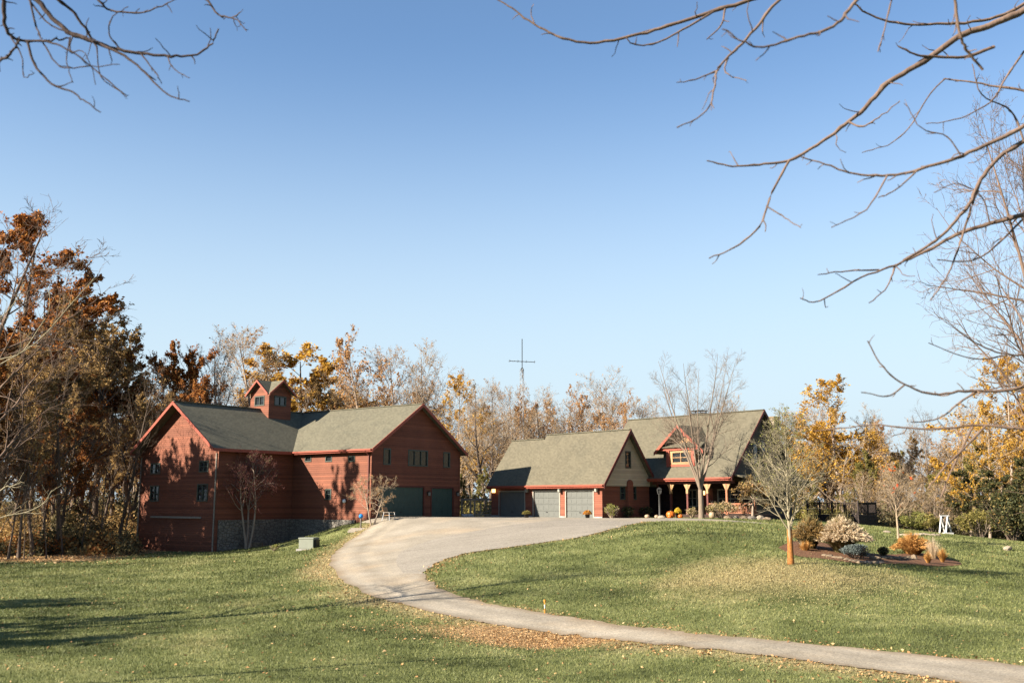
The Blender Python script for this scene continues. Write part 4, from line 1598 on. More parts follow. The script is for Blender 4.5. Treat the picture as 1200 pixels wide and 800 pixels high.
# trees beyond the frame that throw their shadows on the lawn and the barn
GO = "oaks of the wood beyond the photo's left edge"
LO = "oak of the wood that continues beyond the photo's left edge"
for x, y, h, k, wd in [(-37.6, 68.5, 22.5, 'oak_rust_b', 0.5), (-43, 72, 18, 'oak_tan', 0.9), (-47.5, 69, 20, 'oak_rust_b', 0.9), (-41, 76, 15, 'oak_tan', 0.8),
                       (-36.5, 22.5, 14, 'oak_rust_b', 0.9), (-34, 27, 16, 'bare_dark', 1.0), (-37, 37, 11.5, 'oak_rust_b', 0.9), (-44, 49, 16, 'bare_dark', 0.9), (-41.5, 74.2, 18, 'oak_tan', 0.8), (-50, 72.5, 21, 'oak_rust_b', 0.9), (-39, 26, 15, 'oak_rust', 0.9), (-43, 22, 16, 'oak_rust', 0.9), (-41, 33, 14, 'oak_rust_b', 0.9), (-40, 20, 13, 'oak_tan', 0.9), (-46, 56, 16, 'bare_dark', 1.0), (-42, 44, 13, 'bare_dark', 1.0), (-50, 60, 17, 'oak_tan_b', 0.9)]:
    tree(k, 'oak_tree', LO, x, y, h, None, GO, None, 'tree', wd)

# centre, behind the buildings
GC = 'trees behind the barn and the garage'
for k, nm, lab, px, Y, top, wide in [
    ('bare_b', 'bare_tree', 'thin leafless tree with a pale stem, rising left of the cupola', 262, 104, 384, 1.0),
    ('bare', 'bare_tree', 'leafless tree whose fine twigs show above the cupola', 316, 118, 378, 1.2),
    ('gold', 'gold_tree', 'round golden tree rising behind the barn roof beside the cupola', 350, 127, 402, 1.5),
    ('oak_tan', 'oak_tree', 'dark brown tree leaning out of the golden tree\'s right side above the barn ridge', 390, 122, 438, 0.9),
    ('peach', 'peach_tree', 'tall peach leaved tree above the middle of the barn\'s right ridge', 438, 116, 388, 0.95),
    ('bare', 'bare_tree', 'leafless tree between the peach tree and the barn gable peak', 470, 118, 404, 1.0),
    ('bare_b', 'bare_tree', 'tallest leafless tree, straight above the peak of the barn gable', 505, 116, 398, 1.1),
    ('gold_thin', 'gold_tree', 'yellow leaved tree right behind the rake of the barn gable', 532, 108, 440, 1.0),
    ('peach', 'peach_tree', 'low peach tree peeping over the ridge left of the barn gable peak', 455, 124, 440, 1.0),
    ('bare_c', 'bare_tree', 'spreading leafless tree with a dark forked trunk in the gap between barn and garage', 572, 104, 444, 1.05),
    ('bare', 'bare_tree', 'leafless tree left of the radio mast', 602, 118, 450, 1.0),
    ('bare_c', 'bare_tree', 'wide leafless tree right of the radio mast, above the garage ridge', 644, 112, 456, 1.1),
    ('peach', 'peach_tree', 'peach tinted tree above the right part of the garage ridge', 680, 114, 458, 1.0),
    ('bare_b', 'bare_tree', 'tall leafless tree over the peak of the garage gable', 712, 118, 430, 1.25),
    ('peach', 'peach_tree', 'tree with a few orange leaves just left of the house ridge', 726, 108, 462, 0.8),
    ('bare', 'bare_tree', 'leafless tree behind the left half of the house ridge', 758, 122, 470, 1.0),
    ('bare_b', 'bare_tree', 'leafless tree behind the right half of the house ridge', 862, 124, 462, 1.0),
    ('olive', 'olive_tree', 'bushy olive tree filling the gap between barn and garage behind the wooden gate', 562, 98, 548, 0.85),
    ('olive', 'olive_tree', 'narrow olive tree against the barn\'s right corner', 544, 94, 556, 0.6),
    ('bare_b', 'bare_tree', 'slim leafless tree close beside the barn\'s right corner', 552, 112, 470, 0.8),
]:
    tree_px(k, nm, lab, px, Y, top, GC, wide)
for i, (px, Y, top, k) in enumerate([(248, 122, 440, 'bare'), (290, 128, 420, 'bare_b'), (410, 128, 440, 'bare_c'), (490, 128, 440, 'bare'), (520, 126, 450, 'peach'), (548, 126, 455, 'bare_b'),
                                     (588, 128, 468, 'bare_b'), (624, 126, 466, 'bare'), (664, 128, 466, 'peach'), (698, 126, 462, 'bare'), (740, 128, 470, 'bare_c'), (585, 114, 478, 'bare_b'), (660, 120, 474, 'bare_b'), (430, 122, 452, 'bare'), (480, 124, 450, 'bare_b'), (612, 116, 476, 'bare'), (632, 118, 470, 'peach'), (690, 122, 472, 'bare_c'), (270, 118, 450, 'peach'), (375, 126, 448, 'bare'), (560, 120, 470, 'peach'), (530, 120, 462, 'bare'), (598, 122, 466, 'peach')]):
    tree_px(k, 'bare_tree', 'leafless tan tree in the back row beyond the barn and garage roofs', px, Y, top, 'back row of tan trees beyond the roofs', 1.1)
# right wood
GR = 'trees of the wood right of the house'
for k, nm, lab, px, Y, top, wide in [
    ('gold_thin', 'gold_tree', 'tall orange gold tree right of the house gable, brightest of the right wood', 985, 104, 442, 1.35),
    ('gold', 'gold_tree', 'bushy golden tree low between the house gable and the tall orange gold tree', 962, 108, 488, 1.2),
    ('gold_thin', 'gold_tree', 'yellow tree low behind the dark deck, right of the tall orange gold tree', 1010, 106, 505, 1.2),
    ('bare', 'bare_tree', 'leafless tan tree between the house gable and the orange gold tree', 945, 110, 470, 1.0),
    ('bare_b', 'bare_tree', 'slender leafless tree just right of the orange gold tree', 1022, 108, 474, 0.9),
    ('olive', 'olive_tree', 'yellow olive tree behind the dark deck', 1000, 100, 530, 0.9),
    ('bare_dark', 'bare_tree', 'dark leafless tree with bent limbs behind the young red leaved maple', 1088, 102, 466, 0.9),
    ('bare', 'bare_tree', 'leafless tree of the right wood above the white A-frames', 1118, 108, 470, 0.9),
    ('gold_thin', 'gold_tree', 'tall golden brown tree above the dark green thicket at the photo\'s right edge', 1176, 92, 420, 1.15),
    ('gold_thin', 'gold_tree', 'thin golden tree with a pale stem before the thicket, under the low branch', 1150, 88, 470, 0.9),
    ('dark_green', 'green_tree', 'dark green ivy covered tree at the right end of the lawn', 1172, 86, 545, 1.3),
    ('dark_green', 'green_tree', 'rounded dark green tree right of the white A-frames', 1142, 90, 545, 1.3),
    ('dark_green', 'green_tree', 'dark green tree cut by the photo\'s right edge', 1208, 84, 530, 0.95),
    ('olive', 'olive_tree', 'olive brown tree behind the white A-frames', 1128, 92, 520, 0.9),
    ('olive', 'olive_tree', 'olive brown tree between the young maple and the A-frames', 1085, 98, 545, 0.9),
    ('oak_tan_b', 'oak_tree', 'tan leaved tree between the orange gold tree and the dark leafless tree', 1050, 110, 500, 1.0),
    ('scrub_bare', 'scrub_tree', 'tangle of tan twigs and small leaves at the lawn\'s end behind the young maple', 1042, 96, 560, 1.4),
    ('scrub_bare', 'scrub_tree', 'tangle of tan twigs at the lawn\'s end left of the A-frames', 1086, 93, 562, 1.4),
    ('scrub_bare', 'scrub_tree', 'tangle of tan twigs behind the deck\'s right corner', 1018, 98, 556, 1.4),
]:
    tree_px(k, nm, lab, px, Y, top, GR, wide)
for i, (px, Y, top, k) in enumerate([(925, 122, 478, 'bare'), (965, 124, 490, 'bare_b'), (1006, 124, 492, 'peach'), (1040, 124, 488, 'bare'), (1072, 122, 492, 'bare_b'), (1105, 124, 490, 'peach'), (1140, 116, 480, 'bare'), (900, 118, 500, 'olive'),
                                     (1190, 112, 440, 'oak_tan_b'), (935, 106, 540, 'olive'), (970, 112, 520, 'oak_tan_b'), (1060, 112, 530, 'olive'), (1110, 112, 520, 'oak_tan_b'), (1225, 96, 450, 'gold')]):
    tree_px(k, 'wood_tree', 'autumn tree in the back row of the wood right of the house', px, Y, top, 'back row of the right wood', 1.1)

# far wood: one mass beyond the rows of trees
fv, fq, ov_ = [], [], 0
lv, lq, ol_ = [], [], 0
far_data = [tree_data(seed=s, H=13, tr=0.2, limbs=12, sub=6, twig=5, clear=0.12, ang=0.65, lratio=0.40, leaves=900, lsize=0.32, clump=0.5) for s in (41, 42, 43)]
rg = np.random.default_rng(5)
for i in range(150):
    X = rg.uniform(-105, 110)
    Y = 132 + rg.uniform(0, 26) + (12 if -20 < X < 20 else 0)
    wood, tw, leaf = far_data[i % 3]
    a, s = rg.uniform(0, 6.28), rg.uniform(0.7, 1.0)
    if X < -40:
        s *= 1.1
    Rz = np.array([[math.cos(a), -math.sin(a), 0], [math.sin(a), math.cos(a), 0], [0, 0, 1]]) * s
    o = np.array([X, Y, -1.6])
    for v, q in (wood, tw):
        fv.append(v @ Rz.T + o)
        fq.append(q + ov_)
        ov_ += len(v)
    lv.append(leaf[0] @ Rz.T + o)
    lq.append(leaf[1] + ol_)
    ol_ += len(leaf[0])
fw = np_mesh('distant_wood', np.vstack(fv), np.vstack(fq), 4, M['bark_grey'])
fw['kind'] = 'stuff'
fl = np_mesh('foliage', np.vstack(lv), np.vstack(lq), 4, M['leaf_brown'], fw)

# undergrowth along the edges of the woods
def undergrowth(name, spots, mat, size, dens, hmax, label_kind='stuff'):
    V, Q, o = [], [], 0
    rg = np.random.default_rng(abs(hash(name)) % 1000 if False else len(spots) * 7 + int(size * 100))
    for x, y, rx, ry, h in spots:
        n = int(dens * rx * ry * 3)
        k = max(4, int(rx * ry))
        cc = np.c_[x + rg.normal(size=k) * rx * 0.5, y + rg.normal(size=k) * ry * 0.5]
        ch = h * rg.uniform(0.45, 1.0, k)
        w = rg.integers(0, k, n)
        p = rg.normal(size=(n, 3))
        p = unit(p) * rg.uniform(0.3, 1, (n, 1)) ** 0.5
        c = np.c_[cc[w, 0] + p[:, 0] * 0.9, cc[w, 1] + p[:, 1] * 0.9, np.abs(p[:, 2]) * ch[w]]
        c[:, 2] += terrain(c[:, 0], c[:, 1])
        v, q = quads(rg, c, size)
        V.append(v)
        Q.append(q + o)
        o += len(v)
    ob = np_mesh(name, np.vstack(V), np.vstack(Q), 4, M[mat])
    ob['kind'] = 'stuff'
    return ob


rr_ = random.Random(3)
for mat_, cnt, lo_, hi_ in (('leaf_rust', 16, 1.0, 2.6), ('leaf_scrub', 30, 1.2, 4.0), ('leaf_brown', 26, 1.5, 5.0)):
    undergrowth('undergrowth', [((px - 600) / F * Y, Y, 3, 3, rr_.uniform(lo_, hi_)) for px, Y in
                                [(rr_.uniform(-40, 160), rr_.uniform(76, 108)) for _ in range(cnt)]], mat_, 0.17, 30, 2)
undergrowth('undergrowth', [((px - 600) / F * Y, Y, 3, 3, rr_.uniform(1.5, 3.2)) for px, Y in
                            [(rr_.uniform(1020, 1240), rr_.uniform(92, 106)) for _ in range(32)]], 'leaf_scrub', 0.21, 26, 2)
undergrowth('undergrowth', [((px - 600) / F * Y, Y, 3, 3, rr_.uniform(1.5, 3.5)) for px, Y in
                            [(rr_.uniform(530, 600), rr_.uniform(102, 112)) for _ in range(9)] + [(rr_.uniform(905, 1040), rr_.uniform(100, 112)) for _ in range(16)]], 'leaf_olive', 0.22, 20, 2)
undergrowth('undergrowth', [((px - 600) / F * Y, Y, 4, 4, rr_.uniform(4, 7)) for px, Y in [(rr_.uniform(-80, 190), rr_.uniform(108, 122)) for _ in range(46)]], 'leaf_scrub', 0.26, 14, 2)
undergrowth('undergrowth', [((px - 600) / F * Y, Y, 5, 4, rr_.uniform(2.5, 4.5)) for px, Y in
                            [(rr_.uniform(-60, 1260), rr_.uniform(118, 140)) for _ in range(90)]], 'leaf_scrub', 0.32, 9, 2)

# ------------------------------------------------------------------ near trees whose branches hang into the picture
def traced(parent, pts, depth, w0, w1, mat='bark_near', spurs=5, seed=0, jit=0.25):
    """one limb: photo pixels -> a curved limb at its own distance, with short spurs"""
    rg = np.random.default_rng(seed + 100)
    n = len(pts)
    dd = depth if hasattr(depth, '__len__') else (depth, depth * (1 + rg.uniform(-0.12, 0.12)))
    P = np.array([at(p[0], p[1], dd[0] + (dd[1] - dd[0]) * i / (n - 1) + rg.normal() * jit * 0.3) for i, p in enumerate(pts)])
    C = spline(P, 5)
    C += rg.normal(size=C.shape) * 0.003 * np.linspace(0.3, 1, len(C))[:, None]
    r = np.linspace(w0, w1, len(C)) * 0.5 / F * np.linspace(dd[0], dd[1], len(C))
    r *= 1 + 0.12 * rg.normal(size=len(C)) ** 2 * 0.5
    parts = [tubes(C[None], r[None], 7)]
    if spurs:
        L = np.array([np.linalg.norm(np.diff(C, axis=0), axis=1).sum()])
        s, d, l, rr = children(rg, C[None], r[None], L, spurs, 0.25, 0.99, 0.8, 0.13, 0.45, 0.3, 0.3)
        l = np.clip(l, 0.03, 0.15)
        A, ra = grow(rg, s, d, l, np.minimum(rr, 0.006), 5, 0.2, 0.06, 0.5)
        parts.append(tubes(A, ra, 4))
    V, Q = cat(parts)
    return np_mesh('branch', V, Q, 4, M[mat], parent, True)


def near_tree(name, label, base, top, tr, limbs, depth, hub_px, seed, bark='bark_near', heavy=1.0):
    limbs = [(a, b_ * heavy, c_ * heavy, d_, e_) for a, b_, c_, d_, e_ in limbs]
    b = np.array([base[0], base[1], tz(*base) - 0.1])
    root = thing(name, label, 'tree')
    t = np.linspace(0, 1, 9)[:, None]
    P = b + (np.array(top) - b) * t + np.c_[np.sin(t[:, 0] * 5) * 0.12, np.cos(t[:, 0] * 4) * 0.1, np.zeros(9)]
    V, Q = tubes(P[None], np.linspace(tr, tr * 0.45, 9)[None] * np.r_[1.35, np.ones(8)][None], 10)
    np_mesh('trunk', V, Q, 4, M[bark], root, True)
    for i, (pts, w0, w1, joint, dp) in enumerate(limbs):
        pts = list(pts)
        if joint is not None:
            # carry the limb on, out of the frame, to the trunk
            k = joint
            j = P[0] + (P[-1] - P[0]) * k
            q0 = at(pts[0][0], pts[0][1], dp)
            # pixel of the joint
            r = j - np.array([0, 0, CAMZ])
            fz = r[1] * cp + r[2] * sp
            jp = (600 + r[0] / fz * F, 400 - (-r[1] * sp + r[2] * cp) / fz * F)
            mid = ((pts[0][0] + jp[0]) / 2, (pts[0][1] + jp[1]) / 2 - 12)
            n0 = len(pts)
            pts = [jp, mid] + pts
            dd = [j[1], (j[1] + dp) / 2] + [dp * (1 + 0.05 * math.sin(i * 1.7) * q / n0) for q in range(n0)]
            rg = np.random.default_rng(seed + i)
            P3 = np.array([at(p[0], p[1], d_) for p, d_ in zip(pts, dd)])
            C = spline(P3, 5)
            C[6:] += rg.normal(size=C[6:].shape) * 0.003
            w = np.interp(np.linspace(0, 1, len(C)), [0, 2 / (n0 + 1), 1], [w0 * 1.4, w0 * 0.85, w1 * 0.75])
            rad = w * 0.5 / F * C[:, 1]
            rad *= 1 + 0.28 * np.exp(-((np.arange(len(C)) % 7) - 3) ** 2 / 0.5) * rg.uniform(0.2, 1, len(C))
            parts = [tubes(C[None], rad[None], 7)]
            tail, tr_ = C[12:], rad[12:]
            if len(tail) > 4:
                L = np.array([np.linalg.norm(np.diff(tail, axis=0), axis=1).sum()])
                s, d, l, rr = children(rg, tail[None], tr_[None], L, 9, 0.1, 0.99, 0.85, 0.15, 0.42, 0.3, 0.35)
                l = np.clip(l, 0.03, 0.24) * rg.uniform(0.3, 1.0, len(l))
                A, ra = grow(rg, s, d, l, np.minimum(rr, 0.005), 5, 0.3, 0.04, 0.5)
                parts.append(tubes(A, ra, 4))
            V, Q = cat(parts)
            np_mesh('branch', V, Q, 4, M[bark], root, True)
        else:
            traced(root, pts, (dp, dp * 0.98), w0 * 0.85, w1 * 0.75, bark, seed=seed + i, spurs=2, jit=0.0)
    return root


RL = [
    ([(1010, -60), (940, -20), (880, 0), (836, 13), (790, 28), (750, 40), (700, 50), (660, 45), (625, 28), (600, 10), (578, -4)], 7, 2, 0.95, 7.0),
    ([(838, 13), (800, 35), (770, 50), (745, 53), (733, 44)], 3.5, 1.6, None, 7.0),
    ([(850, 9), (845, 30), (828, 46)], 3, 1.6, None, 7.0),
    ([(990, -70), (915, -2), (880, 40), (858, 62), (842, 80), (838, 100), (828, 130), (793, 150)], 5, 1.8, 0.93, 6.4),
    ([(842, 82), (815, 93), (793, 97)], 2.5, 1.4, None, 6.38),
    ([(853, 68), (850, 85), (875, 95)], 2.5, 1.4, None, 6.4),
    ([(1060, -60), (1000, 5), (985, 25), (960, 38), (930, 45), (895, 55), (870, 48), (847, 34)], 5.5, 2.2, 0.97, 5.4),
    ([(1230, -5), (1200, 12), (1160, 30), (1125, 42), (1090, 68), (1050, 90), (1028, 110), (1010, 130), (995, 143), (965, 165), (925, 188), (890, 193), (860, 195), (829, 188)], 11, 2, 0.86, 7.4),
    ([(925, 188), (905, 225), (890, 265), (860, 290), (831, 302)], 3.5, 1.8, None, 7.2),
    ([(898, 241), (920, 255), (938, 267)], 2.2, 1.4, None, 7.15),
    ([(995, 143), (1010, 148), (1030, 138), (1055, 118)], 3, 1.5, None, 7.25),
    ([(1230, 130), (1200, 148), (1160, 168), (1120, 185), (1080, 198), (1050, 205), (1010, 205), (975, 195), (939, 183)], 7, 2, 0.78, 6.6),
    ([(1040, 206), (1015, 245), (975, 266)], 2.5, 1.5, None, 6.5),
    ([(1075, 200), (1050, 222), (1029, 232)], 2.5, 1.5, None, 6.5),
    ([(1225, 145), (1200, 165), (1170, 185), (1150, 210), (1135, 240), (1110, 270), (1085, 290), (1050, 310), (1010, 325), (960, 352), (938, 350)], 7, 1.6, 0.76, 7.8),
    ([(1150, 210), (1138, 245), (1125, 285), (1112, 320), (1090, 352)], 4, 1.8, None, 7.8),
    ([(1235, 240), (1205, 250), (1160, 262), (1120, 275), (1095, 290), (1060, 306)], 7.5, 4, 0.7, 7.9),
    ([(1050, 310), (1040, 335), (1019, 355)], 2.4, 1.5, None, 7.8),
    ([(1030, 316), (985, 318), (958, 322)], 2.4, 1.5, None, 7.8),
    ([(1205, 250), (1170, 285), (1140, 305), (1098, 305)], 3.2, 1.8, None, 7.9),
    ([(1230, 110), (1200, 106), (1150, 98), (1106, 92)], 4.5, 2, 0.82, 8.2),
    ([(1240, -30), (1200, 5), (1160, 22), (1110, 28), (1060, 28), (1020, 18), (1000, 4)], 5.5, 2.6, 0.92, 8.4),
    ([(1165, 55), (1130, 67), (1095, 66), (1075, 65), (1053, 54)], 5, 2.6, None, 7.4),
    ([(1118, -40), (1118, -2), (1125, 40), (1135, 60), (1152, 82)], 5, 4, 0.95, 5.6),
    ([(1050, -40), (1045, -2), (1038, 30), (1029, 61)], 3, 1.8, 0.96, 5.9),
    ([(1235, 448), (1205, 452), (1170, 458), (1130, 458), (1095, 462), (1060, 450), (1035, 430), (1017, 399)], 5, 1.8, 0.5, 7.2),
    ([(1060, 451), (1040, 464), (1010, 459)], 2.4, 1.5, None, 7.2),
    ([(1145, 458), (1120, 475), (1100, 490), (1068, 495)], 3, 1.8, None, 7.2),
    ([(1225, 412), (1205, 415), (1180, 415), (1150, 405), (1130, 392), (1108, 374)], 3.5, 1.3, 0.55, 9.0),
    ([(1180, 416), (1140, 420), (1088, 402)], 2.2, 1.2, None, 9.0),
    ([(1235, 505), (1200, 503), (1150, 498), (1100, 502), (1060, 501), (1020, 498), (955, 505)], 4.5, 1.3, 0.45, 8.4),
    ([(1155, 499), (1130, 525), (1105, 550), (1088, 572)], 3.2, 2, None, 8.4),
    ([(1140, 500), (1120, 540), (1103, 582)], 3.2, 2, None, 8.4),
    ([(1108, 92), (1090, 110), (1065, 150), (1040, 170), (1010, 178)], 2.2, 1.2, None, 8.1),
    ([(1128, 185), (1110, 160), (1080, 150), (1060, 120)], 2.2, 1.2, None, 6.6),
    ([(1160, 262), (1150, 230), (1120, 215), (1095, 225)], 2.2, 1.2, None, 7.9),
    ([(1200, 165), (1185, 130), (1150, 110), (1140, 75)], 3, 1.4, None, 7.7),
    ([(1200, 60), (1180, 90), (1160, 120), (1120, 140), (1085, 145)], 3, 1.3, None, 7.5),
]
near_tree('near_tree', 'leafless near tree whose many bare limbs reach in from the right over the lawn', (6.6, 8.6), (6.4, 8.2, 9.5), 0.17, RL, 7, None, 300)
LLm = [
    ([(-20, -30), (35, -5), (60, 20), (85, 40), (108, 48), (135, 57), (165, 63), (200, 66), (230, 64), (248, 50), (256, 34)], 6, 1.6, 0.9, 6.2),
    ([(-25, -40), (2, -5), (5, 25), (12, 41), (28, 48), (60, 48), (82, 44)], 5.5, 1.8, 0.88, 5.8),
    ([(32, 49), (40, 75), (60, 98), (85, 108), (97, 117), (118, 131)], 3, 1.4, None, 5.8),
    ([(30, 48), (60, 50), (90, 65), (115, 85), (149, 114)], 2.4, 1.2, None, 5.8),
    ([(110, 49), (145, 65), (170, 85), (195, 110), (221, 118)], 3.2, 1.4, None, 6.1),
    ([(40, -40), (62, -6), (88, 16), (107, 47)], 4, 3, 0.95, 6.3),
    ([(60, -40), (110, -4), (130, 12), (165, 15), (190, 7), (207, -1)], 3, 1.2, 0.97, 6.6),
    ([(160, -40), (236, -4), (255, 17), (275, 22), (289, 36)], 3, 1.2, 0.98, 6.8),
    ([(272, 21), (283, 14)], 1.6, 1.0, None, 6.8),
    ([(34, -4), (42, 30), (49, 46)], 2.4, 1.6, None, 6.0),
    ([(-30, 75), (0, 71), (14, 60), (22, 48)], 4, 2.4, 0.8, 5.8),
    ([(82, 44), (78, 70), (85, 97)], 1.6, 1.0, None, 5.8),
    ([(140, 57), (128, 40), (132, 20), (150, 8)], 1.8, 1.0, None, 6.2),
    ([(165, 63), (182, 85), (190, 98)], 1.6, 1.0, None, 6.2),
    ([(50, 50), (70, 78), (100, 78), (140, 76)], 1.8, 1.0, None, 5.8),
    ([(85, 40), (82, 60), (100, 62), (112, 100)], 1.6, 0.9, None, 6.2),
    ([(196, 66), (203, 80), (222, 92)], 1.6, 1.0, None, 6.2),
    ([(12, 42), (25, 65), (28, 90), (40, 85)], 1.6, 0.9, None, 5.8),
    ([(30, -5), (60, 30), (108, 48), (118, 90), (146, 110)], 2.0, 1.0, None, 6.25),
]
near_tree('near_tree', 'leafless near tree whose dark limbs hang in from the upper left corner', (-6.2, 6.4), (-6.0, 6.4, 8.5), 0.15, LLm, 6.2, None, 500, 'bark_left', 1.3)
# bare trees at middle distance at both edges
def traced_sapling(name, label, base, top, limbs, seed, depth, mat):
    b = np.array([base[0], base[1], tz(*base) - 0.1])
    root = thing(name, label, 'tree')
    t = np.linspace(0, 1, 7)[:, None]
    P = b + (np.array(top) - b) * t
    V, Q = tubes(P[None], np.linspace(0.10, 0.03, 7)[None], 8)
    np_mesh('trunk', V, Q, 4, M[mat], root, True)
    for i, (pts, w0, w1, k) in enumerate(limbs):
        j = P[0] + (P[-1] - P[0]) * k
        Cc = spline(np.vstack([j[None], np.array([at(p[0], p[1], depth) for p in pts])]), 5)
        rad = np.linspace(w0, w1, len(Cc)) * 0.5 / F * depth
        rg = np.random.default_rng(seed + i)
        L = np.array([np.linalg.norm(np.diff(Cc, axis=0), axis=1).sum()])
        s, d, l, rr = children(rg, Cc[None], rad[None], L, 8, 0.3, 0.99, 0.7, 0.2, 0.5, 0.4, 0.3)
        A, ra = grow(rg, s, d, np.clip(l, 0.1, 0.7), np.minimum(rr, 0.008), 5, 0.15, 0.06, 0.5)
        V, Q = cat([tubes(Cc[None], rad[None], 6), tubes(A, ra, 4)])
        np_mesh('branch', V, Q, 4, M[mat], root, True)


traced_sapling('bare_tree', 'slender pale leafless tree reaching in before the tallest rust oak', (-13.6, 24), (-13.2, 24, 7.0),
               [([(0, 421), (25, 413), (45, 385), (57, 365), (58, 340)], 1.7, 0.8, 0.75), ([(25, 413), (52, 392), (80, 360), (111, 325)], 1.5, 0.7, 0.72),
                ([(0, 575), (12, 570), (24, 566)], 2.2, 1.0, 0.35), ([(-10, 612), (30, 600), (50, 590), (61, 574)], 1.7, 0.8, 0.28),
                ([(0, 372), (20, 350), (30, 330)], 1.3, 0.7, 0.85)], 900, 24, 'bark_pale')
tree('bare_edge', 'bare_tree', 'leafless tree at the left edge whose fine twigs rise above the tallest oak', (-68 - 600) / F * 34, 34, 16.5, 2.0, None, None, 'tree', 1.1)
tree('bare_edge', 'bare_tree', 'leafless reddish tree at the right edge whose fine twigs stand behind the near limbs', (1315 - 600) / F * 32, 32, 20, 0.6, None, None, 'tree', 0.9)

tree('bare_edge', 'bare_tree', 'slim leafless tree behind the reddish one, its twigs crossing the upper right limbs', (1265 - 600) / F * 44, 44, 24, 2.6, None, None, 'tree', 0.75)
tree('bare_edge', 'bare_tree', 'leafless tree with a tangle of fine reddish twigs at the photo\'s right edge', (1246 - 600) / F * 38, 38, 20.5, 4.4, None, None, 'tree', 0.7)
# ------------------------------------------------------------------ young trees on the lawn
p = on_ground(927, 661)
hgt = at(927, 466, p[1])[2] - p[2]
wood, tw, leaf = tree_data(seed=66, H=hgt, tr=0.095, limbs=52, sub=7, twig=6, fine=3, clear=0.24, ang=0.8, lratio=0.40, trop=0.05, wander=0.06, leaves=2600, lsize=0.045, clump=0.5, top=1.3, tmin=0.0035)
r = thing('young_tree', 'young bare tree with an orange wrapped trunk on the right lawn', 'tree', (p[0], p[1], p[2]), 0.4)
np_mesh('trunk', *wood, 4, M['bark_pale'], r, True)
np_mesh('twigs', *tw, 4, M['bark_pale'], r, True)
np_mesh('foliage', *leaf, 4, M['leaf_lime'], r)
wp = at(927, 618, p[1])[2] - p[2]
MB().lathe([(0.165, -0.1), (0.15, 0.1), (0.135, wp * 0.3), (0.12, wp * 0.6), (0.112, wp * 0.97), (0.10, wp)], (0, 0, 0), 14).build('trunk_wrap', M['wrap'], r, True)

p = np.array([at(822, 603, 74.5)[0], 74.5, 0])
p[2] = tz(p[0], p[1])
hgt = at(822, 408, p[1])[2] - p[2]
wood, tw, leaf = tree_data(seed=64, H=hgt, tr=0.20, limbs=9, sub=8, twig=6, fine=2, clear=0.12, ang=0.6, lratio=0.36, trop=0.05, wander=0.06, forks=7, fork_h=2.3, tmin=0.0045)
r = thing('yard_tree', 'leafless grey tree with upswept limbs in front of the dormer', 'tree', p, 1.2)
np_mesh('trunk', *wood, 4, M['bark_yard'], r, True)
np_mesh('twigs', *tw, 4, M['bark_yard'], r, True)
# multi-stemmed tree before the barn's shaded side
p = np.array([at(290, 635, 79.6)[0], 79.6, 0])
p[2] = tz(p[0], p[1]) - 0.05
hgt = at(290, 528, p[1])[2] - p[2]
wood, tw, leaf = tree_data(seed=71, H=hgt, tr=0.11, limbs=12, sub=8, twig=6, fine=2, clear=0.42, ang=0.85, lratio=0.45, trop=0.03, wander=0.1, leaves=900, lsize=0.08, forks=3)
r = thing('birch_tree', "small leafless tree with three slender stems before the barn's shaded side", 'tree', p, 0.6)
np_mesh('trunk', *wood, 4, M['bark_grey'], r, True)
np_mesh('twigs', *tw, 4, M['bark_red'], r, True)
np_mesh('foliage', *leaf, 4, M['leaf_scrub'], r)
# small ornamental tree at the barn corner
p = np.array([at(437, 606, 75.6)[0], 75.6, 0])
p[2] = tz(p[0], p[1]) - 0.03
wood, tw, leaf = tree_data(seed=77, H=at(437, 560, p[1])[2] - p[2], tr=0.07, limbs=10, sub=7, twig=6, fine=2, clear=0.35, ang=1.05, lratio=0.60, trop=0.02, wander=0.13, leaves=700, lsize=0.06, forks=2)
r = thing('ornamental_tree', 'low spreading bare tree at the barn corner beside the blue ball', 'tree', p, 2.0)
np_mesh('trunk', *wood, 4, M['bark_grey'], r, True)
np_mesh('twigs', *tw, 4, M['bark_tan'], r, True)
np_mesh('foliage', *leaf, 4, M['leaf_peach'], r)
# umbrella shaped small tree by the porch
p = np.array([at(881, 605, 75.0)[0], 75.0, 0])
p[2] = tz(p[0], p[1]) - 0.03
wood, tw, leaf = tree_data(seed=79, H=at(881, 566, p[1])[2] - p[2], tr=0.13, limbs=14, sub=7, twig=6, clear=0.55, ang=1.25, lratio=0.75, trop=-0.01, wander=0.12, leaves=5200, lsize=0.10, clump=0.4)
r = thing('japanese_maple', 'low umbrella shaped maple with brown leaves before the porch railing', 'tree', p, 1.0)
np_mesh('trunk', *wood, 4, M['bark_grey'], r, True)
np_mesh('twigs', *tw, 4, M['bark_grey'], r, True)
np_mesh('foliage', *leaf, 4, M['leaf_brown'], r)
# young maple with a few red leaves
p = on_ground(1053, 632)
wood, tw, leaf = tree_data(seed=83, H=at(1053, 545, p[1])[2] - p[2], tr=0.085, limbs=16, sub=7, twig=6, fine=2, clear=0.36, ang=0.6, lratio=0.48, trop=0.06, leaves=42, lsize=0.15, clump=0.9)
r = thing('young_maple', 'young maple with a few red orange leaves behind the flower bed', 'tree', p, 1.0)
np_mesh('trunk', *wood, 4, M['bark_tan'], r, True)
np_mesh('twigs', *tw, 4, M['bark_tan'], r, True)
np_mesh('foliage', *leaf, 4, M['leaf_red'], r)


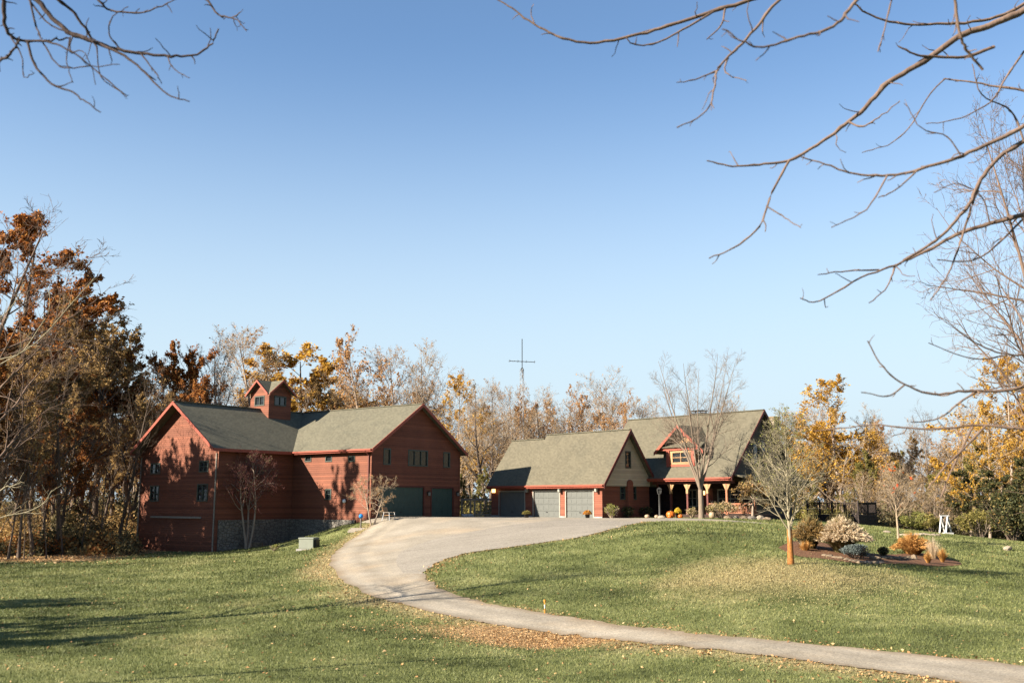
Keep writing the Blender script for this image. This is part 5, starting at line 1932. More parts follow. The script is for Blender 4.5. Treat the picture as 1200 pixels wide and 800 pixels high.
# ------------------------------------------------------------------ shrubs and ornamental grasses
def shrub(name, label, px, py, w_px, h_px, leafm, stems='bark_grey', n=1800, size=0.07, seed=1, Y=None, cat_='shrub', group=None, flat=0.0):
    p = on_ground(px, py) if Y is None else np.array([at(px, py, Y)[0], Y, tz(at(px, py, Y)[0], Y)])
    sc = p[1] / F
    W, H = w_px * sc, h_px * sc
    rg = np.random.default_rng(seed)
    r = thing(name, label, cat_, p, 0, group)
    k = 22
    a = rg.uniform(0, 6.28, k)
    P, ra = grow(rg, np.c_[np.cos(a), np.sin(a), np.zeros(k)] * 0.06 * W, np.c_[np.cos(a) * W * 0.5, np.sin(a) * W * 0.5, np.full(k, H)], np.full(k, math.hypot(W * 0.35, H * 0.85)) * rg.uniform(0.7, 1.05, k), np.full(k, 0.018 + 0.006 * H), 5, 0.12, 0.02)
    s, d, l, rr = children(rg, P, ra, np.full(k, H), 5, 0.3, 1, 0.6, 0.35, 0.5)
    P2, r2 = grow(rg, s, d, l, np.maximum(rr, 0.006), 4, 0.15, 0.03)
    V, Q = cat([tubes(P, ra, 4), tubes(P2, r2, 3)])
    np_mesh('stems', V, Q, 4, M[stems], r)
    nb = 16
    bc_ = unit(rg.normal(size=(nb, 3))) * np.array([W * 0.32, W * 0.32, H * 0.28]) + np.array([0, 0, H * 0.55])
    w = rg.integers(0, nb, n)
    c = bc_[w] + unit(rg.normal(size=(n, 3))) * rg.uniform(0.4, 1, (n, 1)) * np.array([W * 0.19, W * 0.19, H * 0.22])
    c[:, 2] = np.maximum(c[:, 2], 0.03)
    V, Q = quads(rg, c, size)
    np_mesh('foliage', V, Q, 4, M[leafm], r)
    return r


def plume_quads(rg, c, d, ln, wd):
    n = len(c)
    d = unit(d + rg.normal(size=(n, 3)) * 0.28)
    w = unit(np.cross(d, rg.normal(size=(n, 3)))) * wd * rg.uniform(0.6, 1.3, (n, 1))
    a = d * ln * rg.uniform(0.6, 1.2, (n, 1)) * 0.5
    V = np.stack([c - a, c + w * 0.5, c + a, c - w * 0.5], 1).reshape(-1, 3)
    return V, np.arange(4 * n).reshape(-1, 4)


def clump(name, label, px, py, w_px, h_px, blade, n=900, plume=None, npl=120, seed=1, width=0.02, spread=0.55, group=None):
    """arching ornamental grass: blades from one crown, optional feathery plumes"""
    p = on_ground(px, py)
    sc = p[1] / F
    W, H = w_px * sc, h_px * sc
    rg = np.random.default_rng(seed)
    r = thing(name, label, 'grass clump', p, 0, group)
    a = rg.uniform(0, 6.28, n)
    lean = rg.uniform(0.0, spread, n) ** 0.8
    L = H * rg.uniform(0.75, 1.15, n)
    rad0 = rg.uniform(0, 0.16, n) * W
    t = np.linspace(0, 1, 5)[None]
    hx = rad0[:, None] + np.sin(lean)[:, None] * L[:, None] * (t + 0.5 * t ** 2 * lean[:, None])
    hz = np.cos(lean * 0.8)[:, None] * L[:, None] * (t - 0.50 * t ** 2.4 * lean[:, None] * 1.25)
    sc_w = min(1.0, 0.5 * W / max(1e-6, np.percentile(hx[:, -1], 96)))
    hx *= sc_w
    C = np.stack([np.cos(a)[:, None] * hx, np.sin(a)[:, None] * hx, np.maximum(hz, 0.01)], -1)
    wd = width * (1 - 0.85 * t) * np.ones((n, 1))
    side = np.stack([-np.sin(a + 0.6), np.cos(a + 0.6), np.zeros(n)], -1)[:, None, :]
    A, B = C - side * wd[..., None] / 2, C + side * wd[..., None] / 2
    V = np.stack([A, B], 2).reshape(-1, 3)
    base = (np.arange(n) * 10)[:, None] + (np.arange(4) * 2)[None]
    Q = np.stack([base, base + 1, base + 3, base + 2], -1).reshape(-1, 4)
    np_mesh('blades', V, Q, 4, M[blade], r)
    if plume:
        pa = rg.uniform(0, 6.28, npl)
        ln = rg.uniform(0.0, 1.0, npl) ** 0.6 * spread
        LL = H * rg.uniform(0.85, 1.05, npl) * (0.86 + 0.2 * np.minimum(1, ln / 0.5))
        k = 26
        tt = rg.uniform(0.68, 1.0, (npl, k))
        hx = np.sin(ln)[:, None] * LL[:, None] * (tt + 0.5 * tt ** 2 * ln[:, None]) * sc_w * 1.05
        hz = np.cos(ln * 0.8)[:, None] * LL[:, None] * (tt - 0.50 * tt ** 2.4 * ln[:, None] * 1.25) * 1.05
        c = np.stack([np.cos(pa)[:, None] * hx, np.sin(pa)[:, None] * hx, hz], -1)
        tt2 = tt - 0.06
        hx2 = np.sin(ln)[:, None] * LL[:, None] * (tt2 + 0.5 * tt2 ** 2 * ln[:, None]) * sc_w * 1.05
        hz2 = np.cos(ln * 0.8)[:, None] * LL[:, None] * (tt2 - 0.50 * tt2 ** 2.4 * ln[:, None] * 1.25) * 1.05
        dr = (c - np.stack([np.cos(pa)[:, None] * hx2, np.sin(pa)[:, None] * hx2, hz2], -1)).reshape(-1, 3)
        c = c.reshape(-1, 3)
        c += rg.normal(size=c.shape) * 0.03
        V, Q = plume_quads(rg, c, unit(dr), 0.16, 0.036)
        np_mesh('plumes', V, Q, 4, M[plume], r)
    return r


clump('maiden_grass', 'big maiden grass with pale feathery plumes beside the dark deck', 987, 648, 72, 46, 'reed', 2000, 'plume', 900, 5, 0.02, 0.95)
clump('maiden_grass', 'darker green maiden grass left of the pale plumed one, in the bed behind the wrapped trunk', 951, 643, 52, 40, 'reed', 2600, 'leaf_brown', 260, 6, 0.02, 0.95)
clump('switch_grass', 'wide orange switch grass before the young maple', 1070, 650, 58, 26, 'reed_orange', 2200, 'reed_orange', 160, 7, 0.016, 1.0)
clump('switch_grass', 'tan switch grass with pale stalks leaning over the stones', 1094, 655, 30, 26, 'plume', 500, None, 0, 8, 0.016, 0.8)
clump('switch_grass', 'small round orange grass clump at the right tip of the bed', 1105, 659, 17, 17, 'reed_orange', 500, None, 0, 9, 0.018, 0.6)
clump('switch_grass', 'small orange grass clump below the tan switch grass', 1088, 660, 15, 14, 'reed_orange', 420, None, 0, 10, 0.018, 0.6)
clump('switch_grass', 'low orange grass tuft at the foot of the darker maiden grass', 944, 645, 24, 12, 'reed_orange', 400, None, 0, 11, 0.018, 0.7)
shrub('dwarf_spruce', 'low spreading blue grey dwarf spruce at the front of the bed', 1003, 655, 38, 17, 'needle', 'bark_dark', 5200, 0.045, 12)
shrub('boxwood', 'small round dark evergreen bush behind the bed stones', 1035, 652, 13, 12, 'leaf_green', 'bark_dark', 1600, 0.045, 13)
shrub('sapling_tree', 'little weeping tree with a pale stem and orange brown top in the bed', 943, 642, 30, 34, 'leaf_brown', 'bark_pale', 500, 0.05, 14, None, 'tree')
shrub('bush', 'sprawling olive bush at the edge of the wood left of the barn', 92, 645, 74, 50, 'leaf_scrub', 'bark_grey', 5200, 0.11, 15)
shrub('bush', 'dark bush beyond the deck, right of the pale plumes', 1022, 618, 26, 26, 'leaf_scrub', 'bark_dark', 2200, 0.09, 16, 86)
shrub('bush', 'broad olive yellow bush right of the white A-frames', 1148, 632, 52, 34, 'leaf_olive', 'bark_grey', 4600, 0.10, 17, 82)
shrub('bush', 'leafy yellow green bush left of the white A-frames', 1072, 622, 40, 24, 'leaf_lime', 'bark_grey', 3600, 0.10, 18, 87)
shrub('bush', 'narrow green bush between the yellow green bush and the A-frames', 1093, 624, 28, 22, 'leaf_olive', 'bark_grey', 2600, 0.10, 19, 86)
shrub('bush', 'dark green thicket bush at the right end of the lawn edge', 1188, 636, 52, 62, 'leaf_green', 'bark_dark', 6500, 0.13, 20, 80)
shrub('bush', 'yellow green autumn shrub at the garage corner', 717, 605, 18, 18, 'leaf_lime', 'bark_grey', 1100, 0.07, 21, 78.2)
shrub('bush', 'dry tan shrub between the pumpkins and the yard tree', 811, 605, 14, 13, 'hydrangea', 'bark_tan', 900, 0.06, 22, 75.5)
shrub('hydrangea', 'wide faded hydrangea with tan and green heads before the porch', 846, 606, 40, 20, 'hydrangea', 'bark_grey', 3400, 0.075, 23, 74.5)
shrub('bush', 'dark shrub in the shade left of the arched panel windows', 735, 605, 20, 13, 'leaf_green', 'bark_dark', 900, 0.08, 24, 81.7)
shrub('bush', 'low dark shrub in the shade under the garage gable, towards the porch', 757, 605, 22, 12, 'leaf_green', 'bark_dark', 900, 0.08, 25, 83.2)
shrub('bush', 'small yellow leaved plant at the foot of the stone foundation', 322, 639, 12, 8, 'leaf_lime', 'bark_grey', 420, 0.05, 26, 73.6)

# ------------------------------------------------------------------ flower bed
bed_px = [(912, 642), (935, 634), (965, 636), (1000, 646), (1040, 650), (1075, 648), (1100, 652), (1128, 661), (1100, 664), (1060, 661), (1010, 661), (965, 655), (935, 652)]
bed = spline([on_ground(*q)[:2] for q in bed_px + [bed_px[0]]], 4)[:-1]
bd = sheet('flower_bed', bed, M['mulch'], 0.03, 0.4)


def rock(name, label, px, py, w, h, mat, seed, Y=None, group=None, d=0.8):
    p = on_ground(px, py) if Y is None else np.array([at(px, py, Y)[0], Y, tz(at(px, py, Y)[0], Y)])
    sc = p[1] / F
    rg = np.random.default_rng(seed)
    import bmesh
    bm = bmesh.new()
    bmesh.ops.create_icosphere(bm, subdivisions=2, radius=0.5)
    f = rg.normal(size=(5, 3)) * 2.2
    ph = rg.uniform(0, 6, 5)
    for v in bm.verts:
        c = np.array(v.co)
        k = 1 + 0.15 * sum(math.sin(float(f[i] @ c) * 1.9 + ph[i]) for i in range(5)) * 0.8
        v.co = Vector(c * k)
        v.co.z = max(v.co.z, -0.32)
    me = bpy.data.meshes.new(name)
    bm.to_mesh(me)
    bm.free()
    me.materials.append(M[mat])
    o = bpy.data.objects.new(name, me)
    COL.objects.link(o)
    o.location = (p[0], p[1], p[2] + 0.2 * h * sc)
    o.scale = (w * sc * rg.uniform(0.95, 1.25), w * sc * d * rg.uniform(0.8, 1.2), h * sc * rg.uniform(0.75, 1.1))
    o.rotation_euler = (0, 0, rg.uniform(-0.4, 0.4))
    return tag(o, label, 'rock', group)


g = 'edging stones of the flower bed'
for i in range(7):
    rock('edging_stone', 'flat tan stone of the curved edging before the dwarf spruce', 967 + i * 6.2, 651.5 + i * 1.25, 8, 4.5, 'rock', 30 + i, None, g)
for i in range(8):
    rock('edging_stone', 'tan brown stone of the straight edging behind the bed, below the round dark bush', 1022 + i * 7, 655.3 + 0.2 * math.sin(i * 2), 8, 6, 'rock', 50 + i, None, 'stones of the low bed wall')
for i in range(4):
    rock('edging_stone', 'stone of the short dark row right of the dwarf spruce', 1008 + i * 8, 661 - abs(i - 1.5) * 0.5, 9, 5, ('rock', 'rock_dark')[i % 2], 70 + i, None, 'stones of the short front row')
rock('boulder', 'small pale boulder alone on the lawn right of the A-frames', 1181, 645, 12, 7, 'rock_pale', 90)
rock('boulder', 'flat white stone on the grass left of the young maple', 1040, 624, 8, 4, 'rock_pale', 91)
for i in range(9):
    rock('edging_stone', 'pale tan stone of the loose row running to the A-frames', 1059 + i * 5, 627.5 + 0.5 * math.sin(i), 7, 4, 'rock_pale', 100 + i, None, 'pale stones by the A-frames')
for i, (px, w, h, m, lab) in enumerate([(853, 10, 6, 'rock', 'tan garden rock at the foot of the hydrangea'), (862, 9, 7, 'rock_pale', 'pale garden rock with a bluish top before the railing'), (871, 11, 5, 'rock', 'wide flat garden rock before the umbrella maple'),
                                        (882, 12, 6, 'rock_dark', 'dark garden rock at the umbrella maple\'s trunk'), (890, 8, 8, 'rock_pale', 'upright pale garden rock right of the umbrella maple'), (898, 11, 7, 'rock', 'brown garden rock, last of the row towards the wrapped tree'), (776, 7, 5, 'rock_pale', 'pale rock at the foot of the lamp post')]):
    rock('garden_rock', lab, px, 608 + i * 0.6 if px > 800 else 606, w, h, m, 120 + i, 74.0)
rock('boulder', 'grey boulder on the bank above the utility box', 366, 630, 13, 7, 'rock_dark', 140, 74.5)
# cut stone ledge beside the barn gable and timber edging at the corner bed
p = on_ground(281, 643)
o = MB()
x0 = at(257, 640, p[1])[0]
x1 = at(303, 640, p[1])[0]
rg = np.random.default_rng(3)
xx = x0
led = thing('stone_ledge', 'low ledge of cut tan stone beside the barn gable corner', 'stone ledge', (x0, p[1], p[2] - 0.15))
k = 0
while xx < x1 - 0.2:
    w = rg.uniform(0.5, 0.9)
    MB().box(xx - x0, min(xx + w, x1 + 0.3) - x0 - 0.02, 0 + k * 0.02, 0.5, 0 + 0.03 * k, 0.55 + 0.035 * k + rg.uniform(-0.04, 0.04)).build('stone', M['rock'], led, False, 0.03)
    xx += w
    k += 1
p0 = np.array([at(409, 611, 74.6)[0], 74.6])
tm = thing('timber_edging', 'two stacked weathered timbers edging the bed at the barn corner', 'garden edging', (p0[0], p0[1], tz(*p0) - 0.02), -0.25)
for i, (a, b, y, z) in enumerate([(0, 2.3, 0.3, 0.30), (-0.1, 2.6, 0, 0.08), (-0.05, 2.4, 0.05, 0.2)]):
    MB().box(a, b, y, y + 0.16, z, z + 0.13).build('timber', M['greywood'], tm, False, 0.015)
o = MB().lathe([(0.0, -0.17), (0.09, -0.145), (0.15, -0.08), (0.17, 0), (0.15, 0.08), (0.09, 0.145), (0.0, 0.17)], (0, 0, 0), 20).build('gazing_ball', M['blue'], None, True)
q = np.array([at(423, 605, 74.9)[0], 74.9])
o.location = (q[0], q[1], at(423, 604.5, 74.9)[2])
tag(o, 'shiny blue gazing ball on the timber edging', 'garden ball')
# rest the ball on a small plinth that belongs to the edging
zb = o.location.z - 0.165
MB().lathe([(0.07, tz(q[0], q[1]) - 0.1), (0.05, zb)], (0, 0, 0), 10).build('ball_stand', M['rock_dark'], None).location = (q[0], q[1], 0)
bs = bpy.data.objects['ball_stand']
tag(bs, 'small dark stand under the blue gazing ball', 'stand')

# ------------------------------------------------------------------ things on the ground
# utility box
p = on_ground(363, 643)
ub = thing('utility_box', 'pale green steel utility box on the lawn below the barn', 'utility box', (p[0], p[1], p[2]), -0.25)
W, H = 21 * p[1] / F, 12.5 * p[1] / F
MB().box(-W / 2, W / 2 * 0.72, -0.45, 0.45, 0.02, H).build('cabinet', M['utility'], ub, False, 0.03)
MB().box(-W / 2 - 0.03, W / 2 * 0.72 + 0.03, -0.48, 0.48, H - 0.07, H + 0.03).build('lid', M['utility'], ub, False, 0.02)
MB().box(W / 2 * 0.72, W / 2 * 0.95, -0.3, 0.3, 0.05, H * 0.85).build('hatch', M['black'], ub, False, 0.02)
MB().box(-W / 2 - 0.12, W / 2 + 0.1, -0.58, 0.58, -0.2, 0.02).build('pad', M['concrete'], ub)
# chair in front of the barn door
q = np.array([at(456, 602, 75.8)[0], 75.8])
chr_ = thing('lawn_chair', 'tan sling lawn chair before the big green barn door', 'chair', (q[0], q[1], tz(*q) + 0.03), 1.0)
MB().hexa([(-0.28, -0.28, 0.40), (0.28, -0.28, 0.40), (0.28, 0.25, 0.36), (-0.28, 0.25, 0.36), (-0.28, -0.28, 0.43), (0.28, -0.28, 0.43), (0.28, 0.25, 0.39), (-0.28, 0.25, 0.39)]).build('seat', M['cedar'], chr_)
MB().hexa([(-0.28, 0.24, 0.38), (0.28, 0.24, 0.38), (0.28, 0.27, 0.38), (-0.28, 0.27, 0.38), (-0.28, 0.46, 1.0), (0.28, 0.46, 1.0), (0.28, 0.49, 1.0), (-0.28, 0.49, 1.0)]).build('backrest', M['cedar'], chr_)
for sx in (-0.31, 0.31):
    MB().bar((sx, -0.3, 0), (sx, -0.26, 0.6), 0.035).build('leg', M['grey_metal'], chr_)
    MB().bar((sx, 0.42, 0), (sx, 0.24, 0.6), 0.035).build('leg', M['grey_metal'], chr_)
    MB().box(sx - 0.03, sx + 0.03, -0.32, 0.36, 0.6, 0.63).build('armrest', M['greywood'], chr_)
# lamp post
q = np.array([at(773.3, 605, 76.5)[0], 76.5])
zq = tz(*q)
lp = thing('lamp_post', 'grey lamp post with a square lantern before the porch', 'lamp post', (q[0], q[1], zq))
hp = at(773, 571, 76.5)[2] - zq
MB().lathe([(0.13, -0.1), (0.12, 0.18), (0.085, 0.24), (0.075, hp - 0.55), (0.1, hp - 0.52), (0.1, hp - 0.47)], (0, 0, 0), 12).build('post', M['lamp_grey'], lp, True)
mb = MB()
for sx in (-1, 1):
    for sy in (-1, 1):
        mb.bar((sx * 0.1, sy * 0.1, hp - 0.47), (sx * 0.15, sy * 0.15, hp - 0.13), 0.025)
mb.hexa([(-0.19, -0.19, hp - 0.13), (0.19, -0.19, hp - 0.13), (0.19, 0.19, hp - 0.13), (-0.19, 0.19, hp - 0.13), (-0.04, -0.04, hp), (0.04, -0.04, hp), (0.04, 0.04, hp), (-0.04, 0.04, hp)])
ln = mb.build('lantern', M['lamp_grey'], lp)
MB().hexa([(-0.09, -0.09, hp - 0.465), (0.09, -0.09, hp - 0.465), (0.09, 0.09, hp - 0.465), (-0.09, 0.09, hp - 0.465), (-0.135, -0.135, hp - 0.135), (0.135, -0.135, hp - 0.135), (0.135, 0.135, hp - 0.135), (-0.135, 0.135, hp - 0.135)]).build('glass', M['lamp_grey'], ln)


def pumpkin(label, px, py, d_px, mat, Y=75.2, squash=0.8):
    x = at(px, py, Y)[0]
    r = d_px * 0.5 * Y / F
    z = tz(x, Y)
    root = thing('pumpkin', label, 'pumpkin', (x, Y, z))
    n, m = 40, 12
    vs, fs = [], []
    for i in range(m + 1):
        th = math.pi * i / m
        for k in range(n):
            a = 2 * math.pi * k / n
            rr = r * math.sin(th) ** 0.85 * (1 - 0.09 * abs(math.sin(a * 5)) ** 0.7) if 0 < i < m else 0.001
            zz = r * squash * (1 - math.cos(math.pi - th) * -1) if False else r * squash * (1 + math.cos(th)) - 0.12 * r * math.exp(-(rr / (0.35 * r)) ** 2) * (1 if i < m / 2 else -1)
            vs.append((rr * math.cos(a), rr * math.sin(a), max(zz, 0.0)))
    for i in range(m):
        for k in range(n):
            k2 = (k + 1) % n
            fs.append((i * n + k, (i + 1) * n + k, (i + 1) * n + k2, i * n + k2))
    MB().add(vs, fs).build('shell', M[mat], root, True)
    z0 = 2 * r * squash - 0.14 * r
    V, Q = tubes(np.array([[(0, 0, z0 - 0.02), (0.02 * r, 0, z0 + 0.16 * r), (0.14 * r, 0.05 * r, z0 + 0.34 * r)]]), np.array([[0.15 * r, 0.09 * r, 0.10 * r]]), 6)
    np_mesh('stalk', V, Q, 4, M['stalk'], root, True)
    return root


pumpkin('biggest bright orange pumpkin in the display by the lamp post', 786, 605, 10.5, 'pumpkin', 75.6)
pumpkin('small orange pumpkin leaning before the biggest one', 785, 606, 5.5, 'pumpkin', 74.6)
pumpkin('small orange pumpkin under the yellow mum pot', 797.5, 606, 6, 'pumpkin', 74.8)
pumpkin('tall tan orange pumpkin at the left end of the hydrangea', 834.5, 606, 7.5, 'pumpkin_pale', 74.2, 1.05)
pumpkin('pale pumpkin on the ground between garage and lamp post', 758.5, 606, 6, 'pumpkin_pale', 75.5, 0.75)
pumpkin('tan pumpkin close left of the lamp post', 769.5, 606, 5, 'pumpkin_pale', 75.6)


def mum(label, px, py, w_px, h_px, mat, Y):
    x = at(px, py, Y)[0]
    sc = Y / F
    W, H = w_px * sc, h_px * sc
    root = thing('mum_pot', label, 'potted flowers', (x, Y, tz(x, Y) + 0.03))
    MB().lathe([(W * 0.2, 0), (W * 0.27, H * 0.42), (W * 0.30, H * 0.42), (W * 0.30, H * 0.47)], (0, 0, 0), 14).build('pot', M['pot'], root, True)
    rg = np.random.default_rng(int(px))
    n = 1100
    u = unit(rg.normal(size=(n, 3)))
    u[:, 2] = np.abs(u[:, 2]) * 1.0 - 0.2
    c = u * rg.uniform(0.75, 1, (n, 1)) * np.array([W * 0.5, W * 0.5, H * 0.48]) + np.array([0, 0, H * 0.52])
    V, Q = quads(rg, c, 0.055, 0, 1.1)
    np_mesh('flowers', V, Q, 4, M[mat], root)
    return root


mum('round orange mum in a black pot before the right garage door', 688.5, 606, 11, 10, 'mum', 78.0)
mum('faded olive mum pot in the shadow between the left and middle garage doors', 617, 604, 11, 9, 'leaf_olive', 83.0)
mum('yellow mum in a dark pot behind the pumpkins', 794.5, 605, 9, 13, 'mum_yellow', 75.9)
# driveway marker
p = on_ground(638.5, 719.5)
mk = thing('driveway_marker', 'thin orange and white marker stake at the driveway edge', 'marker stake', p)
MB().lathe([(0.022, -0.1), (0.022, 0.2)], (0, 0, 0), 8).build('stake', M['orange_plastic'], mk)
MB().lathe([(0.023, 0.2), (0.023, 0.34)], (0, 0, 0), 8).build('reflector', M['white'], mk)
MB().lathe([(0.022, 0.34), (0.022, 0.40), (0.04, 0.41), (0.04, 0.50), (0.01, 0.52)], (0, 0, 0), 8).build('cap', M['orange_plastic'], mk)
# white A-frames with a top bar (garden swing frame)
p = at(1109, 630, 80.5)
zq = tz(p[0], p[1])
sw = thing('swing_frame', 'white wooden double A-frame at the far end of the lawn', 'swing frame', (p[0], p[1], zq), 0.15)
sc = 80.5 / F
for sx in (-4.4, 3.4):
    fr = MB()
    fr.bar((sx * sc - 0.40, -0.25, 0), (sx * sc, 0, 1.42), 0.10)
    fr.bar((sx * sc + 0.40, 0.25, 0), (sx * sc, 0, 1.42), 0.10)
    fr.bar((sx * sc - 0.22, -0.14, 0.55), (sx * sc + 0.22, 0.14, 0.55), 0.07)
    fr.build('a_frame', M['white'], sw)
MB().bar((-6 * sc, 0, 1.46), (5.4 * sc, 0, 1.46), 0.09).build('top_bar', M['white'], sw)
MB().box(-8 * sc, 3 * sc, -0.75, -0.35, 0.0, 0.16).build('foot_board', M['white'], sw)

# deck behind the bed
p0, p1 = at(946, 606, 86), at(1007, 606, 82.5)
zz = min(tz(p0[0], p0[1]), tz(p1[0], p1[1]))
L = float(np.hypot(*(p1[:2] - p0[:2])))
zt_ = at(976, 588.5, 84)[2]
dk = thing('deck', 'dark stained timber deck with a slatted railing behind the plumed grass', 'deck', (p0[0], p0[1], 0), math.atan2(p1[1] - p0[1], p1[0] - p0[0]))
fl_z = zt_ - 1.0
MB().box(0, L, 0, 3.0, fl_z - 0.12, fl_z).build('deck_floor', M['deckwood'], dk)
mb = MB()
n = int(L / 0.16)
for i in range(n):
    mb.box(i * L / n + 0.01, (i + 1) * L / n - 0.01, -0.02, 0.02, zz - 0.3, fl_z - 0.12)
for j in range(18):
    mb.box(L - 0.02, L + 0.02, j * 3 / 18 + 0.01, (j + 1) * 3 / 18 - 0.01, zz - 0.6, fl_z - 0.12)
mb.build('skirt', M['deckwood'], dk)
for i in range(5):
    x = 0.06 + (L - 0.12) * i / 4
    MB().box(x - 0.06, x + 0.06, -0.06, 0.06, zz - 0.3, zt_ + 0.15).build('railing_post', M['deckwood'], dk)
for y in (1.5, 2.94):
    MB().box(L - 0.12, L, y - 0.06, y + 0.06, zz - 0.5, zt_ + 0.15).build('railing_post', M['deckwood'], dk)
mb = MB()
for z in (fl_z + 0.1, zt_ - 0.06):
    mb.box(0.0, L, -0.075, 0.075, z, z + 0.07)
    mb.box(L - 0.13, L + 0.02, 0.08, 3.0, z, z + 0.07)
for i in range(int(L / 0.14)):
    mb.box(i * 0.14 + 0.02, i * 0.14 + 0.075, -0.02, 0.02, fl_z + 0.17, zt_ - 0.06)
for i in range(1, int(3 / 0.14)):
    mb.box(L - 0.08, L - 0.04, i * 0.14 + 0.02, i * 0.14 + 0.075, fl_z + 0.17, zt_ - 0.06)
mb.build('railing', M['deckwood'], dk)
# timber gate frame between barn and garage
pa, pb = at(541, 604, 91.0), at(577, 604, 91.0)
zg = tz((pa[0] + pb[0]) / 2, 91.0)
L = float(pb[0] - pa[0])
ht = at(560, 584.5, 91)[2] - zg
gt = thing('timber_gate', 'weathered timber gate frame with wire between barn and garage', 'gate', (pa[0], pa[1], zg))
for x in (0.0, L * 0.29, L * 0.42, L):
    MB().box(x - 0.075, x + 0.075, -0.075, 0.075, -0.2, ht - 0.13).build('post', M['greywood'], gt)
MB().box(-0.1, L + 0.1, -0.09, 0.09, ht - 0.13, ht + 0.05).build('top_rail', M['greywood'], gt)
mb = MB()
mb.box(0.075, L * 0.29 - 0.075, -0.03, 0.03, 0.12, 0.24)
mb.box(L * 0.42 + 0.075, L - 0.075, -0.03, 0.03, 0.1, 0.22)
mb.bar((L * 0.42 + 0.1, 0, 0.2), (L - 0.1, 0, 0.55), 0.07)
mb.build('bottom_rail', M['greywood'], gt)
mb = MB()
for i in range(1, 20):
    x = L * i / 20
    mb.bar((x, 0.01, 0.1), (x, 0.01, ht - 0.14), 0.008)
for i in range(1, 9):
    z = 0.1 + (ht - 0.25) * i / 9
    mb.bar((0, 0.012, z), (L, 0.012, z), 0.008)
mb.build('wire_mesh', M['grey_metal'], gt)
for i in range(5):
    rock('limestone_block', 'white limestone lump at the foot of the timber gate', 543 + i * 2.4, 604.5, 4.5, 4.5, 'white', 160 + i, 90.3, 'limestone lumps at the gate')
# radio mast
px_, Y_ = 612, 112
xm = at(px_, 500, Y_)[0]
zb = tz(xm, Y_)
z1, z2 = at(612, 432, Y_)[2] - zb, at(612, 397, Y_)[2] - zb
ra = thing('radio_mast', 'thin lattice radio mast with a crossbar antenna behind the garage', 'radio mast', (xm, Y_, zb), 0.3)
mb = MB()
cr3 = [(0.24 * math.cos(a), 0.24 * math.sin(a)) for a in (0.5, 2.6, 4.7)]
for cx, cy in cr3:
    mb.bar((cx, cy, -0.3), (cx, cy, z1), 0.05)
n = int(z1 / 0.55)
for i in range(n):
    za, zc = i * z1 / n, (i + 1) * z1 / n
    for k in range(3):
        a, b = cr3[k], cr3[(k + 1) % 3]
        mb.bar((a[0], a[1], za), (b[0], b[1], zc), 0.025)
mb.build('lattice', M['grey_metal'], ra)
MB().bar((0, 0, z1 - 1.2), (0, 0, z2), 0.07).build('mast_pole', M['lamp_grey'], ra)
zc = at(612, 423.5, Y_)[2] - zb
mb = MB()
hw_ = 15.5 * Y_ / F
mb.bar((-hw_, 0, zc), (hw_, 0, zc), 0.06)
for k in range(7):
    x = -hw_ + 2 * hw_ * k / 6
    l = 0.45 - 0.03 * k
    mb.bar((x, -l, zc), (x, l, zc), 0.03)
    if k % 2 == 0:
        mb.bar((x, 0, zc - 0.12), (x, 0, zc + 0.18), 0.03)
mb.build('antenna', M['lamp_grey'], ra)
MB().box(-0.1, 0.1, -0.1, 0.1, z1 - 0.35, z1 + 0.1).build('rotor_box', M['lamp_grey'], ra)

# ------------------------------------------------------------------ grass blades and fallen leaves
def frustum_points(rg, n, y0, y1, pw):
    """random ground points in the part of the lawn the camera looks over"""
    u = rg.uniform(0, 1, n)
    Y = (y0 ** pw + u * (y1 ** pw - y0 ** pw)) ** (1 / pw)
    X = rg.uniform(-1, 1, n) * (Y * 0.56 + 1.5)
    return X, Y


BARNP = [(bc[0] + x * 0.8 + y * 0.6, bc[1] - x * 0.6 + y * 0.8) for x, y in ((0.1, -0.1), (0.1, 11), (-19.6, 11), (-19.6, -7.6), (-9.1, -7.6), (-9.1, -0.1))]


def on_lawn(X, Y):
    ok = ~inside(drive_poly, X, Y)
    ok &= ~inside(np.array(BARNP), X, Y)
    ok &= ~inside(bed, X, Y)
    ca, sa = math.cos(HA), math.sin(HA)
    lx = (X - HC[0]) * ca + (Y - HC[1]) * sa
    ly = -(X - HC[0]) * sa + (Y - HC[1]) * ca
    ok &= ~((lx > -14) & (lx < 10.8) & (ly > -0.3))
    return ok


rg = np.random.default_rng(17)
NB = 380000
X, Y = frustum_points(rg, NB, 21, 80, 0.55)
dry, lit = masks(X, Y)
ok = on_lawn(X, Y) & (rg.uniform(0, 1, NB) > lit * 1.0)
X, Y, dry, lit = X[ok], Y[ok], dry[ok], lit[ok]
n = len(X)
Z = terrain(X, Y)
sc = np.clip(Y / 26, 0.9, 2.4)
h = rg.uniform(0.035, 0.085, n) * np.sqrt(sc)
w = 0.010 * sc * rg.uniform(0.8, 1.4, n)
a = rg.uniform(0, 6.28, n)
lean = rg.normal(size=(n, 2)) * 0.5
c = np.c_[X, Y, Z - 0.005]
sd_ = np.c_[np.cos(a), np.sin(a), np.zeros(n)] * w[:, None]
tp = c + np.c_[lean[:, 0] * h, lean[:, 1] * h, h]
V = np.stack([c - sd_, c + sd_, tp], 1).reshape(-1, 3)
gb = np_mesh('grass', V, np.arange(3 * n).reshape(-1, 3), 3, M['blades'], attrs={"dry": np.repeat(dry, 3), "litter": np.repeat(lit * 0.4, 3)})
gb['kind'] = 'stuff'


